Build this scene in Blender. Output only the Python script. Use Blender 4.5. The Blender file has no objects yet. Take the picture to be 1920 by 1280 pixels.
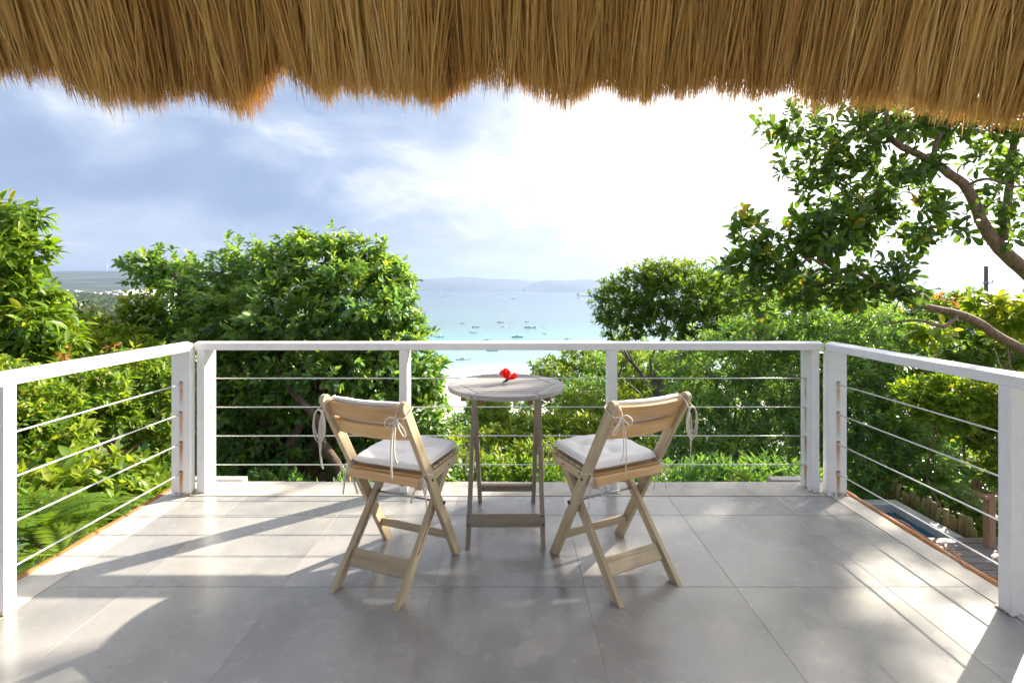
import bpy, math, random
import numpy as np
from mathutils import Vector, Matrix

# ------------------------------------------------------------------ camera, sky, sun, exposure
scene = bpy.context.scene
col = scene.collection
F_PX, CX, HY, EYE = 887.0, 960.0, 542.0, 1.21      # photo focal length (px of 1920), centre column, eye-level row, eye height (m)
cam_d = bpy.data.cameras.new('camera')
cam_d.sensor_width = 36.0
cam_d.lens = F_PX / 1920.0 * 36.0
cam_d.shift_y = -(640.0 - HY) / 1920.0
cam_d.clip_start, cam_d.clip_end = 0.05, 90000.0
cam = bpy.data.objects.new('camera', cam_d)
col.objects.link(cam)
cam.location = (0, 0, EYE)
cam.rotation_euler = (math.radians(90), 0, 0)
scene.camera = cam

SUN_AZ, SUN_EL = math.radians(54.5), math.radians(28.5)     # azimuth from +Y towards +X
SUN = Vector((math.sin(SUN_AZ) * math.cos(SUN_EL), math.cos(SUN_AZ) * math.cos(SUN_EL), math.sin(SUN_EL)))
SKY_STRENGTH, SUN_STRENGTH, EXPOSURE = 0.052, 5.0, 1.72

sun_d = bpy.data.lights.new('sun', 'SUN')
sun_d.energy, sun_d.angle, sun_d.color = SUN_STRENGTH, math.radians(0.55), (1.0, 0.90, 0.74)
sun = bpy.data.objects.new('sun', sun_d)
col.objects.link(sun)
sun.rotation_euler = (-SUN).to_track_quat('-Z', 'Y').to_euler()
sun.location = SUN * 40

vs = scene.view_settings
vs.view_transform, vs.look, vs.gamma, vs.exposure, vs.use_curve_mapping = 'Standard', 'None', 1.0, EXPOSURE, False
cy = scene.cycles
cy.use_denoising = True
cy.max_bounces, cy.diffuse_bounces, cy.glossy_bounces, cy.transmission_bounces = 5, 3, 2, 3
cy.use_adaptive_sampling, cy.adaptive_threshold = True, 0.03
cy.transparent_max_bounces, cy.volume_bounces = 8, 0
cy.sample_clamp_indirect = 6.0


class NT:
    """A small helper that wires nodes."""
    def __init__(self, tree):
        self.t = tree
        tree.nodes.clear()

    def n(self, kind, **kw):
        nd = self.t.nodes.new(kind)
        ins = kw.pop('ins', {})
        for k, v in kw.items():
            setattr(nd, k, v)
        for k, v in ins.items():
            self.set(nd, k, v)
        return nd

    def set(self, nd, k, v):
        s = nd.inputs[k]
        if isinstance(v, bpy.types.NodeSocket):
            self.t.links.new(v, s)
        elif isinstance(v, bpy.types.Node):
            self.t.links.new(v.outputs[0], s)
        else:
            if s.type == 'RGBA' and len(v) == 3:
                v = (*v, 1)
            s.default_value = v

    def math(self, op, a, b=0.0, c=None, clamp=False):
        nd = self.n('ShaderNodeMath', operation=op, use_clamp=clamp)
        self.set(nd, 0, a); self.set(nd, 1, b)
        if c is not None:
            self.set(nd, 2, c)
        return nd.outputs[0]

    def vmath(self, op, a, b=(0, 0, 0)):
        nd = self.n('ShaderNodeVectorMath', operation=op)
        self.set(nd, 0, a)
        if b is not None:
            self.set(nd, 1, b)
        return nd.outputs['Value'] if op in ('DOT_PRODUCT', 'LENGTH') else nd.outputs[0]

    def ramp(self, fac, stops, interp='LINEAR'):
        nd = self.n('ShaderNodeValToRGB', ins={'Fac': fac})
        r = nd.color_ramp
        r.interpolation = interp
        while len(r.elements) < len(stops):
            r.elements.new(0.5)
        for e, (p, c) in zip(r.elements, stops):
            e.position = p
            e.color = (*c, 1) if not isinstance(c, (int, float)) else (c, c, c, 1)
        return nd.outputs[0]

    def mix(self, fac, a, b, blend='MIX'):
        nd = self.n('ShaderNodeMix', data_type='RGBA', blend_type=blend)
        nd.clamp_factor = True
        self.set(nd, 0, fac); self.set(nd, 6, a); self.set(nd, 7, b)
        return nd.outputs[2]

    def noise(self, vec, scale, detail=4.0, rough=0.55, dist=0.0):
        nd = self.n('ShaderNodeTexNoise', ins={'Scale': scale, 'Detail': detail, 'Roughness': rough, 'Distortion': dist})
        if vec is not None:
            self.set(nd, 'Vector', vec)
        return nd.outputs[0]

    def maprange(self, v, a, b, c=0.0, d=1.0, interp='SMOOTHSTEP'):
        nd = self.n('ShaderNodeMapRange', interpolation_type=interp, ins={0: v, 1: a, 2: b, 3: c, 4: d})
        return nd.outputs[0]


def build_world():
    w = bpy.data.worlds.new('World')
    scene.world = w
    w.use_nodes = True
    k = NT(w.node_tree)
    sky = k.n('ShaderNodeTexSky', sky_type='NISHITA', sun_disc=False)
    sky.sun_elevation, sky.sun_rotation = SUN_EL, SUN_AZ
    sky.air_density, sky.dust_density, sky.ozone_density = 1.0, 1.2, 1.0
    d = k.n('ShaderNodeTexCoord').outputs['Generated']
    sep = k.n('ShaderNodeSeparateXYZ', ins={0: d})
    x, y, z = sep.outputs
    puff = k.n('ShaderNodeCombineXYZ', ins={0: x, 1: y, 2: k.math('MULTIPLY', z, 1.9)}).outputs[0]
    big = k.noise(k.vmath('ADD', puff, (3.15, 7.72, 1.3)), 1.7, 7.0, 0.55, 0.35)
    fine = k.noise(k.vmath('ADD', puff, (1.3, 2.2, 4.0)), 3.6, 9.0, 0.60, 0.45)
    zz = k.math('ADD', k.math('MAXIMUM', z, 0.0), 0.06)
    flat = k.n('ShaderNodeCombineXYZ', ins={0: k.math('DIVIDE', x, zz), 1: k.math('DIVIDE', y, zz), 2: 0.0}).outputs[0]
    bands = k.noise(flat, 0.8, 6.0, 0.6)
    # how near to the sun the view direction lies: cloud there is thin-lit and burns out
    c = k.vmath('DOT_PRODUCT', d, tuple(SUN))
    glow = k.maprange(k.math('ADD', c, k.math('MULTIPLY', k.math('SUBTRACT', big, 0.5), 0.55)), 0.34, 0.92)
    core = k.math('POWER', k.math('MAXIMUM', c, 0.0), 6.0)
    low = k.maprange(z, 0.0, 0.16, 1.0, 0.0)
    tex = k.mix(low, fine, bands)
    shade = k.math('ADD', k.math('MULTIPLY', big, 0.62), k.math('MULTIPLY', tex, 0.38))
    grey = k.ramp(shade, [(0.38, (0.30, 0.40, 0.60)), (0.47, (0.37, 0.475, 0.68)), (0.535, (0.54, 0.63, 0.80)), (0.61, (0.95, 0.98, 1.0))])
    grey = k.mix(1.0, grey, (6.9, 6.9, 6.9), 'MULTIPLY')
    grey = k.mix(k.math('MULTIPLY', low, 0.45), grey, (5.0, 5.6, 6.6))
    bright = k.mix(core, k.mix(k.maprange(shade, 0.42, 0.58), (5.0, 5.5, 6.5), (7.6, 7.8, 8.1)), (22.0, 21.0, 19.0))
    cloud = k.mix(glow, grey, bright)
    veil = k.math('MULTIPLY', k.math('MULTIPLY', low, 0.7), k.math('SUBTRACT', 1.0, k.math('MULTIPLY', core, 4.0, clamp=True), clamp=True))
    cloud = k.mix(veil, cloud, (4.9, 5.3, 6.1))
    cover = k.maprange(shade, 0.30, 0.44, 0.72, 1.0)
    final = k.mix(cover, sky.outputs[0], cloud)
    bg = k.n('ShaderNodeBackground', ins={'Color': final, 'Strength': SKY_STRENGTH})
    out = k.n('ShaderNodeOutputWorld')
    k.t.links.new(bg.outputs[0], out.inputs[0])


build_world()

rng = np.random.default_rng(11)
random.seed(5)


# ------------------------------------------------------------------ materials
MAT = {}


def material(name):
    m = bpy.data.materials.new(name)
    m.use_nodes = True
    MAT[name] = m
    return NT(m.node_tree)


def finish(k, shader, disp=None):
    o = k.n('ShaderNodeOutputMaterial')
    k.t.links.new(shader.outputs[0] if isinstance(shader, bpy.types.Node) else shader, o.inputs['Surface'])


def principled(k, **ins):
    return k.n('ShaderNodeBsdfPrincipled', ins={kk.replace('_', ' '): v for kk, v in ins.items()})


def bump(k, height, strength=0.3, dist=0.01):
    return k.n('ShaderNodeBump', ins={'Height': height, 'Strength': strength, 'Distance': dist}).outputs[0]


def objco(k):
    return k.n('ShaderNodeTexCoord').outputs['Object']


def scaled(k, v, s):
    return k.vmath('MULTIPLY', v, s)


def leaf_material(name, stops, trans=0.5, trans_gain=(1.6, 1.55, 0.6), rough=0.42, spec=0.45):
    """A leaf that the light shines through; 'tint' picks the leaf's own green."""
    k = material(name)
    t1 = k.n('ShaderNodeAttribute', attribute_name='tint').outputs['Fac']
    t2 = k.n('ShaderNodeAttribute', attribute_name='tint', attribute_type='OBJECT').outputs['Fac']
    c = k.ramp(k.math('ADD', t1, t2), stops)
    co = k.n('ShaderNodeTexCoord').outputs['Object']
    c = k.mix(k.math('MULTIPLY', k.noise(co, 9.0, 2.0), 0.35), c, k.mix(1.0, c, (0.70, 0.72, 0.6), 'MULTIPLY'))
    p = principled(k, Base_Color=c, Roughness=rough, Specular_IOR_Level=spec)
    tr = k.n('ShaderNodeBsdfTranslucent', ins={'Color': k.mix(1.0, c, trans_gain, 'MULTIPLY')})
    ms = k.n('ShaderNodeMixShader', ins={0: trans})
    k.t.links.new(p.outputs[0], ms.inputs[1]); k.t.links.new(tr.outputs[0], ms.inputs[2])
    finish(k, ms)


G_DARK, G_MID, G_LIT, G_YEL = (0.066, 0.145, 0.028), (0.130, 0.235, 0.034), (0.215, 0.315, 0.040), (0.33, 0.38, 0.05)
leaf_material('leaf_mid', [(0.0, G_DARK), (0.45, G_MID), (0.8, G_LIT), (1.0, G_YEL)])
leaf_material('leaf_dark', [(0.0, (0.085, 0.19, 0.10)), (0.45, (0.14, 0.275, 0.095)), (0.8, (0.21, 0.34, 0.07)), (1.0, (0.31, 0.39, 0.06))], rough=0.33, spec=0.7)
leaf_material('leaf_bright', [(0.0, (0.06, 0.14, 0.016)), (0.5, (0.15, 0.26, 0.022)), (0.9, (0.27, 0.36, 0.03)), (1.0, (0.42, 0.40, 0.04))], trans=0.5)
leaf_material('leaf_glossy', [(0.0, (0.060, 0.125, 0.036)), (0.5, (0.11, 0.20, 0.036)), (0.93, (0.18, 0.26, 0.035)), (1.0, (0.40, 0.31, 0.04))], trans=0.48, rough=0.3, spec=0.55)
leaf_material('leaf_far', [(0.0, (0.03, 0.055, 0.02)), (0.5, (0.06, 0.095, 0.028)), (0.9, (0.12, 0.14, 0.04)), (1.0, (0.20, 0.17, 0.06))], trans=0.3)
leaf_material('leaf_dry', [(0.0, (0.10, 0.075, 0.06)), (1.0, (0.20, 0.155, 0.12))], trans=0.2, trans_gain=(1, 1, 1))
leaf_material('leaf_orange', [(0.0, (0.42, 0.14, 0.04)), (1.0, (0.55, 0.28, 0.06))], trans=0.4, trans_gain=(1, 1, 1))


def bark(name, a, b):
    k = material(name)
    co = objco(k)
    n = k.noise(scaled(k, co, (1, 1, 0.35)), 14.0, 6.0, 0.65)
    c = k.ramp(n, [(0.3, a), (0.7, b)])
    finish(k, principled(k, Base_Color=c, Roughness=0.85, Normal=bump(k, n, 0.9, 0.05)))


bark('bark_brown', (0.12, 0.075, 0.048), (0.38, 0.25, 0.165))
bark('bark_dark', (0.05, 0.034, 0.022), (0.17, 0.115, 0.075))
bark('bark_grey', (0.10, 0.09, 0.075), (0.26, 0.235, 0.20))


def wood(name, a, b, c2, rough=0.6, grain=1.0):
    k = material(name)
    co = objco(k)
    rnd = k.n('ShaderNodeObjectInfo').outputs['Random']
    off = k.n('ShaderNodeCombineXYZ', ins={0: k.math('MULTIPLY', rnd, 9.0), 1: k.math('MULTIPLY', rnd, 5.0), 2: 0.0}).outputs[0]
    v = k.vmath('ADD', co, off)
    fine = k.noise(scaled(k, v, (6.0, 140.0, 140.0)), 1.0, 5.0, 0.6, 0.4)
    wide = k.noise(scaled(k, v, (2.2, 26.0, 26.0)), 1.0, 4.0, 0.6, 0.8)
    blot = k.noise(v, 7.0, 3.0, 0.6)
    c = k.ramp(k.math('ADD', k.math('MULTIPLY', fine, 0.45), k.math('MULTIPLY', wide, 0.55)), [(0.32, a), (0.52, b), (0.70, c2)])
    c = k.mix(k.maprange(blot, 0.45, 0.72, 0.0, 0.45), c, k.mix(0.5, c, (0.30, 0.27, 0.22)))
    c = k.mix(1.0, c, k.ramp(rnd, [(0.0, 0.86), (1.0, 1.08)]), 'MULTIPLY')
    finish(k, principled(k, Base_Color=c, Roughness=rough, Specular_IOR_Level=0.35, Normal=bump(k, fine, 0.25 * grain, 0.002)))


wood('wood_chair', (0.36, 0.265, 0.155), (0.54, 0.425, 0.27), (0.68, 0.57, 0.41), 0.5)
wood('wood_slat', (0.58, 0.32, 0.13), (0.74, 0.46, 0.21), (0.82, 0.57, 0.31), 0.45)
wood('wood_table', (0.26, 0.235, 0.22), (0.40, 0.375, 0.36), (0.54, 0.515, 0.50), 0.6, 2.0)
wood('wood_table_leg', (0.22, 0.175, 0.13), (0.35, 0.29, 0.225), (0.46, 0.395, 0.32), 0.6, 1.5)
wood('wood_dark', (0.13, 0.06, 0.03), (0.22, 0.11, 0.055), (0.30, 0.17, 0.09), 0.6)
wood('wood_deck', (0.16, 0.12, 0.105), (0.26, 0.205, 0.185), (0.36, 0.30, 0.27), 0.6, 2.0)
wood('wood_rail', (0.26, 0.13, 0.07), (0.40, 0.22, 0.13), (0.50, 0.31, 0.20), 0.55)
wood('wood_trim', (0.22, 0.085, 0.025), (0.36, 0.15, 0.045), (0.48, 0.24, 0.08), 0.7, 2.0)
wood('bamboo', (0.16, 0.11, 0.035), (0.27, 0.20, 0.07), (0.38, 0.30, 0.12), 0.6, 1.5)


def tile_mat():
    k = material('tile')
    info = k.n('ShaderNodeObjectInfo')
    rnd = info.outputs['Random']
    co = k.vmath('ADD', k.n('ShaderNodeTexCoord').outputs['Object'],
                 k.n('ShaderNodeCombineXYZ', ins={0: k.math('MULTIPLY', rnd, 37.0), 1: k.math('MULTIPLY', rnd, 19.0), 2: 0.0}).outputs[0])
    a = k.noise(co, 2.6, 2.0, 0.5, 0.0)
    b = k.noise(co, 9.0, 2.0, 0.5, 0.0)
    m = k.math('ADD', k.math('MULTIPLY', a, 0.68), k.math('MULTIPLY', b, 0.32))
    c = k.ramp(m, [(0.30, (0.220, 0.212, 0.204)), (0.5, (0.298, 0.286, 0.276)), (0.70, (0.38, 0.364, 0.35))])
    c = k.mix(1.0, c, k.ramp(rnd, [(0.0, 0.92), (1.0, 1.06)]), 'MULTIPLY')
    dirt = k.maprange(k.noise(co, 1.3, 2.0, 0.5), 0.40, 0.75, 0.0, 0.5)
    c = k.mix(dirt, c, (0.35, 0.33, 0.305))
    r = k.math('ADD', 0.17, k.math('MULTIPLY', b, 0.18))
    finish(k, principled(k, Base_Color=c, Roughness=r, Specular_IOR_Level=0.75, Normal=bump(k, k.noise(co, 5.0, 2.0), 0.05, 0.004)))


tile_mat()


def concrete(name, a, b, rough=0.8, scale=6.0):
    k = material(name)
    co = objco(k)
    n = k.noise(co, scale, 8.0, 0.68, 0.3)
    s = k.noise(co, 120.0, 3.0)
    c = k.ramp(k.math('ADD', k.math('MULTIPLY', n, 0.8), k.math('MULTIPLY', s, 0.2)), [(0.32, a), (0.62, b)])
    crack = k.maprange(k.noise(co, 3.5, 9.0, 0.75, 1.5), 0.60, 0.70, 0.0, 0.6)
    c = k.mix(crack, c, k.mix(1.0, c, (0.55, 0.50, 0.43), 'MULTIPLY'))
    finish(k, principled(k, Base_Color=c, Roughness=rough, Normal=bump(k, n, 0.25, 0.006)))


concrete('border_cement', (0.36, 0.325, 0.285), (0.56, 0.52, 0.47))
concrete('grout', (0.36, 0.32, 0.27), (0.46, 0.41, 0.35))
concrete('wall_cement', (0.26, 0.23, 0.19), (0.42, 0.38, 0.33))
concrete('pool_stone', (0.40, 0.39, 0.36), (0.58, 0.56, 0.52), 0.6)
concrete('house_white', (0.62, 0.61, 0.58), (0.80, 0.79, 0.77), 0.7, 2.0)
concrete('house_roof_grey', (0.30, 0.32, 0.34), (0.45, 0.47, 0.49), 0.6, 1.0)
concrete('house_roof_red', (0.28, 0.12, 0.08), (0.40, 0.19, 0.13), 0.7, 1.0)


def paint_mats():
    for name, stained in (('paint_white', False), ('paint_stained', True)):
        k = material(name)
        co = objco(k)
        sep = k.n('ShaderNodeSeparateXYZ', ins={0: co}).outputs
        n = k.noise(co, 18.0, 6.0, 0.7)
        c = k.ramp(n, [(0.35, (0.785, 0.78, 0.77)), (0.6, (0.83, 0.825, 0.815))])
        if stained:
            g = k.math('FRACT', k.math('DIVIDE', k.math('SUBTRACT', 0.148 + 0.174 * 8, sep[2]), 0.174))
            below_top = k.math('LESS_THAN', sep[2], 0.682)
            wob = k.math('MULTIPLY', k.math('SUBTRACT', k.noise(scaled(k, co, (40, 40, 14)), 1.0, 3.0), 0.5), 0.010)
            dx = k.math('ABSOLUTE', k.math('ADD', k.math('SUBTRACT', sep[0], 0.004), wob))
            streak = k.math('MULTIPLY', k.maprange(dx, 0.003, 0.017, 1.0, 0.0), k.math('POWER', k.math('SUBTRACT', 1.0, g), 0.8))
            spot = k.math('MULTIPLY', k.maprange(dx, 0.002, 0.010, 1.0, 0.0), k.maprange(g, 0.0, 0.09, 1.0, 0.0))
            patch = k.maprange(k.noise(scaled(k, co, (3, 3, 6)), 1.0, 4.0), 0.38, 0.62)
            lowr = k.maprange(sep[2], 0.75, 0.05, 0.55, 1.0)
            m = k.math('MULTIPLY', k.math('MULTIPLY', streak, k.math('MAXIMUM', patch, 0.7)), k.math('MULTIPLY', below_top, lowr))
            c = k.mix(k.math('MULTIPLY', m, 1.9, clamp=True), c, (0.52, 0.20, 0.02))
            c = k.mix(k.math('MULTIPLY', spot, below_top), c, (0.20, 0.065, 0.015))
            foot = k.math('MULTIPLY', k.maprange(sep[2], 0.035, 0.002, 0.0, 1.0), k.maprange(k.noise(co, 60.0, 4.0), 0.40, 0.62))
            c = k.mix(foot, c, (0.28, 0.17, 0.05))
            capm = k.math('MULTIPLY', k.maprange(sep[2], 0.82, 0.848, 0.0, 0.7), k.maprange(k.noise(co, 35.0, 4.0), 0.5, 0.68))
            c = k.mix(capm, c, (0.45, 0.28, 0.12))
        grime = k.maprange(k.noise(scaled(k, co, (5, 5, 2)), 1.0, 7.0, 0.7), 0.60, 0.85, 0.0, 0.12)
        c = k.mix(grime, c, (0.50, 0.46, 0.38))
        finish(k, principled(k, Base_Color=c, Roughness=0.42, Specular_IOR_Level=0.45, Normal=bump(k, n, 0.08, 0.002)))


paint_mats()


def plain(name, colr, rough=0.5, metal=0.0, noise_amt=0.25, scale=20.0):
    k = material(name)
    n = k.noise(objco(k), scale, 5.0, 0.6)
    c = k.mix(k.math('MULTIPLY', n, noise_amt), colr, tuple(v * 0.45 for v in colr))
    finish(k, principled(k, Base_Color=c, Roughness=rough, Metallic=metal))


plain('steel_cable', (0.70, 0.70, 0.69), 0.35, 0.25, 0.15, 60)
plain('steel_rod', (0.42, 0.43, 0.46), 0.35, 0.8)
plain('bolt_dark', (0.10, 0.075, 0.06), 0.6, 0.5)
plain('boat_white', (0.80, 0.80, 0.78), 0.4, 0, 0.1)
plain('boat_blue', (0.02, 0.20, 0.36), 0.35, 0, 0.1)
plain('boat_teal', (0.05, 0.42, 0.46), 0.35, 0, 0.1)
plain('boat_dark', (0.24, 0.27, 0.30), 0.5, 0, 0.1)
plain('boat_canopy', (0.62, 0.63, 0.62), 0.6, 0, 0.1)
plain('window_glass', (0.05, 0.06, 0.07), 0.2, 0, 0.1)
plain('turbine_white', (0.82, 0.82, 0.82), 0.5, 0, 0.05)
plain('pole_brown', (0.20, 0.12, 0.09), 0.8, 0, 0.4, 8)
plain('calyx_green', (0.06, 0.13, 0.03), 0.5, 0, 0.3)


def cloth_mat():
    for name, base in (('cushion_cloth', (0.82, 0.79, 0.77)), ('tie_cloth', (0.74, 0.68, 0.59))):
        k = material(name)
        co = objco(k)
        w = k.math('ADD', k.noise(scaled(k, co, (700, 60, 60)), 1.0, 2.0), k.noise(scaled(k, co, (60, 700, 60)), 1.0, 2.0))
        fold = k.noise(scaled(k, co, (1, 1, 0.3)), 22.0, 4.0, 0.6, 0.6)
        c = k.mix(k.maprange(fold, 0.4, 0.7, 0.0, 0.14), base, tuple(v * 0.8 for v in base))
        h = k.math('ADD', k.math('MULTIPLY', w, 0.12), fold)
        finish(k, principled(k, Base_Color=c, Roughness=0.9, Specular_IOR_Level=0.15, Sheen_Weight=0.15, Normal=bump(k, h, 0.22, 0.006)))


cloth_mat()


def petal_mat():
    k = material('petal_red')
    n = k.noise(objco(k), 160.0, 3.0)
    c = k.mix(n, (0.80, 0.012, 0.010), (0.62, 0.006, 0.008))
    p = principled(k, Base_Color=c, Roughness=0.45)
    tr = k.n('ShaderNodeBsdfTranslucent', ins={'Color': (0.95, 0.06, 0.03)})
    ms = k.n('ShaderNodeMixShader', ins={0: 0.4})
    k.t.links.new(p.outputs[0], ms.inputs[1]); k.t.links.new(tr.outputs[0], ms.inputs[2])
    finish(k, ms)


petal_mat()


def straw_mat():
    k = material('straw')
    t = k.n('ShaderNodeAttribute', attribute_name='tint').outputs['Fac']
    c = k.ramp(t, [(0.0, (0.27, 0.13, 0.032)), (0.3, (0.50, 0.275, 0.07)), (0.6, (0.68, 0.415, 0.115)), (0.85, (0.76, 0.52, 0.18)), (1.0, (0.80, 0.62, 0.29))])
    n = k.noise(scaled(k, objco(k), (30, 30, 5)), 1.0, 3.0)
    c = k.mix(k.math('MULTIPLY', n, 0.35), c, k.mix(1.0, c, (0.7, 0.62, 0.5), 'MULTIPLY'))
    p = principled(k, Base_Color=c, Roughness=0.55, Specular_IOR_Level=0.3)
    tr = k.n('ShaderNodeBsdfTranslucent', ins={'Color': k.mix(1.0, c, (1.0, 0.92, 0.8), 'MULTIPLY')})
    ms = k.n('ShaderNodeMixShader', ins={0: 0.20})
    k.t.links.new(p.outputs[0], ms.inputs[1]); k.t.links.new(tr.outputs[0], ms.inputs[2])
    finish(k, ms)
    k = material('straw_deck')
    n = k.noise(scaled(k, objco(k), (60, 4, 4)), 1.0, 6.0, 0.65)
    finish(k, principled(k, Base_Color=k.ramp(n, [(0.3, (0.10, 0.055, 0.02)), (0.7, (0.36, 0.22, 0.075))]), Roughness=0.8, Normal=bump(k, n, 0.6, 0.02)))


straw_mat()


def sea_mat():
    k = material('sea_water')
    co = k.n('ShaderNodeTexCoord').outputs['Object']
    sep = k.n('ShaderNodeSeparateXYZ', ins={0: co}).outputs
    wig = k.math('MULTIPLY', k.math('SUBTRACT', k.noise(scaled(k, co, (0.0022, 0.004, 1)), 1.0, 4.0), 0.5), 0.55)
    lg = k.math('LOGARITHM', k.math('MAXIMUM', sep[1], 100.0), 10.0)
    t = k.math('DIVIDE', k.math('SUBTRACT', k.math('ADD', lg, wig), 2.4), 2.0)     # 0 at the sand, about 0.8 at 10 km
    c = k.ramp(t, [(0.0, (0.55, 0.62, 0.58)), (0.06, (0.42, 0.56, 0.54)), (0.10, (0.22, 0.42, 0.40)), (0.17, (0.13, 0.30, 0.295)), (0.24, (0.125, 0.225, 0.225)), (0.36, (0.105, 0.175, 0.185)), (0.56, (0.065, 0.115, 0.14)), (0.80, (0.045, 0.07, 0.10))])
    w1 = k.noise(scaled(k, co, (0.10, 0.22, 1)), 1.0, 5.0, 0.6)
    w2 = k.noise(scaled(k, co, (0.9, 1.6, 1)), 1.0, 3.0, 0.6)
    p = principled(k, Base_Color=c, Roughness=0.16, IOR=1.33, Specular_IOR_Level=0.3, Normal=bump(k, k.math('ADD', w1, k.math('MULTIPLY', w2, 0.15)), 0.3, 0.8))
    finish(k, p)
    k = material('pool_water')
    co = objco(k)
    n = k.noise(scaled(k, co, (4, 6, 1)), 1.0, 4.0, 0.6, 0.6)
    m = k.noise(scaled(k, co, (18, 10, 1)), 1.0, 2.0)
    c = k.mix(k.maprange(m, 0.4, 0.65), (0.008, 0.075, 0.17), (0.016, 0.16, 0.24))
    finish(k, principled(k, Base_Color=c, Roughness=0.04, IOR=1.33, Normal=bump(k, n, 0.35, 0.05)))


sea_mat()


def ground_mats():
    k = material('soil')
    co = objco(k)
    n = k.noise(co, 0.7, 9.0, 0.68)
    c = k.ramp(n, [(0.35, (0.045, 0.045, 0.02)), (0.52, (0.06, 0.085, 0.025)), (0.68, (0.13, 0.11, 0.06))])
    sep = k.n('ShaderNodeSeparateXYZ', ins={0: co}).outputs
    sand = k.ramp(k.noise(co, 0.12, 6.0), [(0.3, (0.66, 0.62, 0.53)), (0.7, (0.78, 0.75, 0.68))])
    flat = k.maprange(k.math('ADD', sep[2], k.math('MULTIPLY', k.noise(co, 0.06, 4.0), 2.0)), -56.2, -57.4)
    seaward = k.maprange(k.math('ADD', sep[1], k.math('MULTIPLY', k.noise(co, 0.05, 3.0), 25.0)), 165.0, 185.0)
    finish(k, principled(k, Base_Color=k.mix(k.math('MULTIPLY', flat, seaward), c, sand), Roughness=0.95, Normal=bump(k, n, 0.6, 0.2)))
    k = material('far_land')
    co = objco(k)
    n = k.noise(scaled(k, co, (0.0016, 0.0016, 0.004)), 1.0, 8.0, 0.62)
    fields = k.maprange(k.noise(scaled(k, co, (0.0011, 0.0023, 0.0)), 1.0, 5.0, 0.55, 0.8), 0.50, 0.60)
    woods = k.ramp(n, [(0.3, (0.018, 0.038, 0.030)), (0.7, (0.045, 0.070, 0.040))])
    c = k.mix(fields, woods, (0.12, 0.155, 0.06))
    nb = k.noise(scaled(k, co, (0.03, 0.03, 0.03)), 1.0, 6.0, 0.7)
    finish(k, principled(k, Base_Color=c, Roughness=1.0, Normal=bump(k, nb, 0.8, 12.0)))
    k = material('far_island')
    co = objco(k)
    n = k.noise(scaled(k, co, (0.0012, 0.0012, 0.003)), 1.0, 8.0, 0.62)
    finish(k, principled(k, Base_Color=k.ramp(n, [(0.3, (0.035, 0.06, 0.04)), (0.7, (0.09, 0.11, 0.07))]), Roughness=1.0, Normal=bump(k, n, 0.9, 60.0)))


ground_mats()

# ------------------------------------------------------------------ object helpers
def P(px, py, depth):
    """The point at that depth (metres ahead) seen at that photo pixel."""
    return Vector(((px - CX) / F_PX * depth, depth, EYE - (py - HY) / F_PX * depth))


def tag(o, label=None, cat=None, group=None, kind=None):
    for key, v in (('label', label), ('category', cat), ('group', group), ('kind', kind)):
        if v:
            o[key] = v
    return o


def empty(name, loc=(0, 0, 0), rz=0.0):
    o = bpy.data.objects.new(name, None)
    o.empty_display_size = 0.1
    col.objects.link(o)
    o.location = loc
    o.rotation_euler = (0, 0, rz)
    return o


def link(name, me, mat, parent=None, matrix=None, smooth=False, bevel=0.0):
    o = bpy.data.objects.new(name, me)
    if mat is not None and not me.materials:
        me.materials.append(MAT[mat])
    col.objects.link(o)
    if parent is not None:
        o.parent = parent
    if matrix is not None:
        o.matrix_local = matrix
    if smooth:
        me.polygons.foreach_set('use_smooth', np.ones(len(me.polygons), dtype=bool))
    if bevel > 0:
        b = o.modifiers.new('bevel', 'BEVEL')
        b.width, b.segments, b.limit_method = bevel, 2, 'ANGLE'
        b.angle_limit = math.radians(35)
    return o


def mesh(name, verts, faces):
    me = bpy.data.meshes.new(name)
    me.from_pydata([tuple(v) for v in verts], [], faces)
    me.update()
    return me


def mesh_np(name, V, Fq, tint=None):
    """A mesh from numpy: V (n,3), Fq (m,k) all faces of the same size."""
    me = bpy.data.meshes.new(name)
    V = np.asarray(V, dtype=np.float32)
    Fq = np.asarray(Fq, dtype=np.int32)
    nf, k = Fq.shape
    me.vertices.add(len(V))
    me.vertices.foreach_set('co', V.ravel())
    me.loops.add(nf * k)
    me.loops.foreach_set('vertex_index', Fq.ravel())
    me.polygons.add(nf)
    me.polygons.foreach_set('loop_start', np.arange(0, nf * k, k, dtype=np.int32))
    me.update(calc_edges=True)
    if tint is not None:
        a = me.attributes.new('tint', 'FLOAT', 'POINT')
        a.data.foreach_set('value', np.asarray(tint, dtype=np.float32))
    return me


def basis(x, up, loc):
    x = Vector(x).normalized()
    up = Vector(up)
    y = up.cross(x)
    if y.length < 1e-6:
        y = Vector((0, 1, 0)).cross(x)
    y.normalize()
    z = x.cross(y)
    m = Matrix((x, y, z)).transposed().to_4x4()
    m.translation = Vector(loc)
    return m


BOXF = [(0, 3, 2, 1), (4, 5, 6, 7), (0, 1, 5, 4), (1, 2, 6, 5), (2, 3, 7, 6), (3, 0, 4, 7)]


def box_mesh(name, sx, sy, sz, origin=(0, 0, 0)):
    ox, oy, oz = origin
    v = [(ox + a * sx / 2, oy + b * sy / 2, oz + c * sz / 2) for c in (-1, 1) for a, b in ((-1, -1), (1, -1), (1, 1), (-1, 1))]
    return mesh(name, v, BOXF)


def board(name, p0, p1, width, thick, up, mat, parent, bevel=0.003):
    """A board from p0 to p1; 'up' is the way its thickness points."""
    p0, p1 = Vector(p0), Vector(p1)
    me = box_mesh(name, (p1 - p0).length, width, thick)
    return link(name, me, mat, parent, basis(p1 - p0, up, (p0 + p1) / 2), bevel=bevel)


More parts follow.
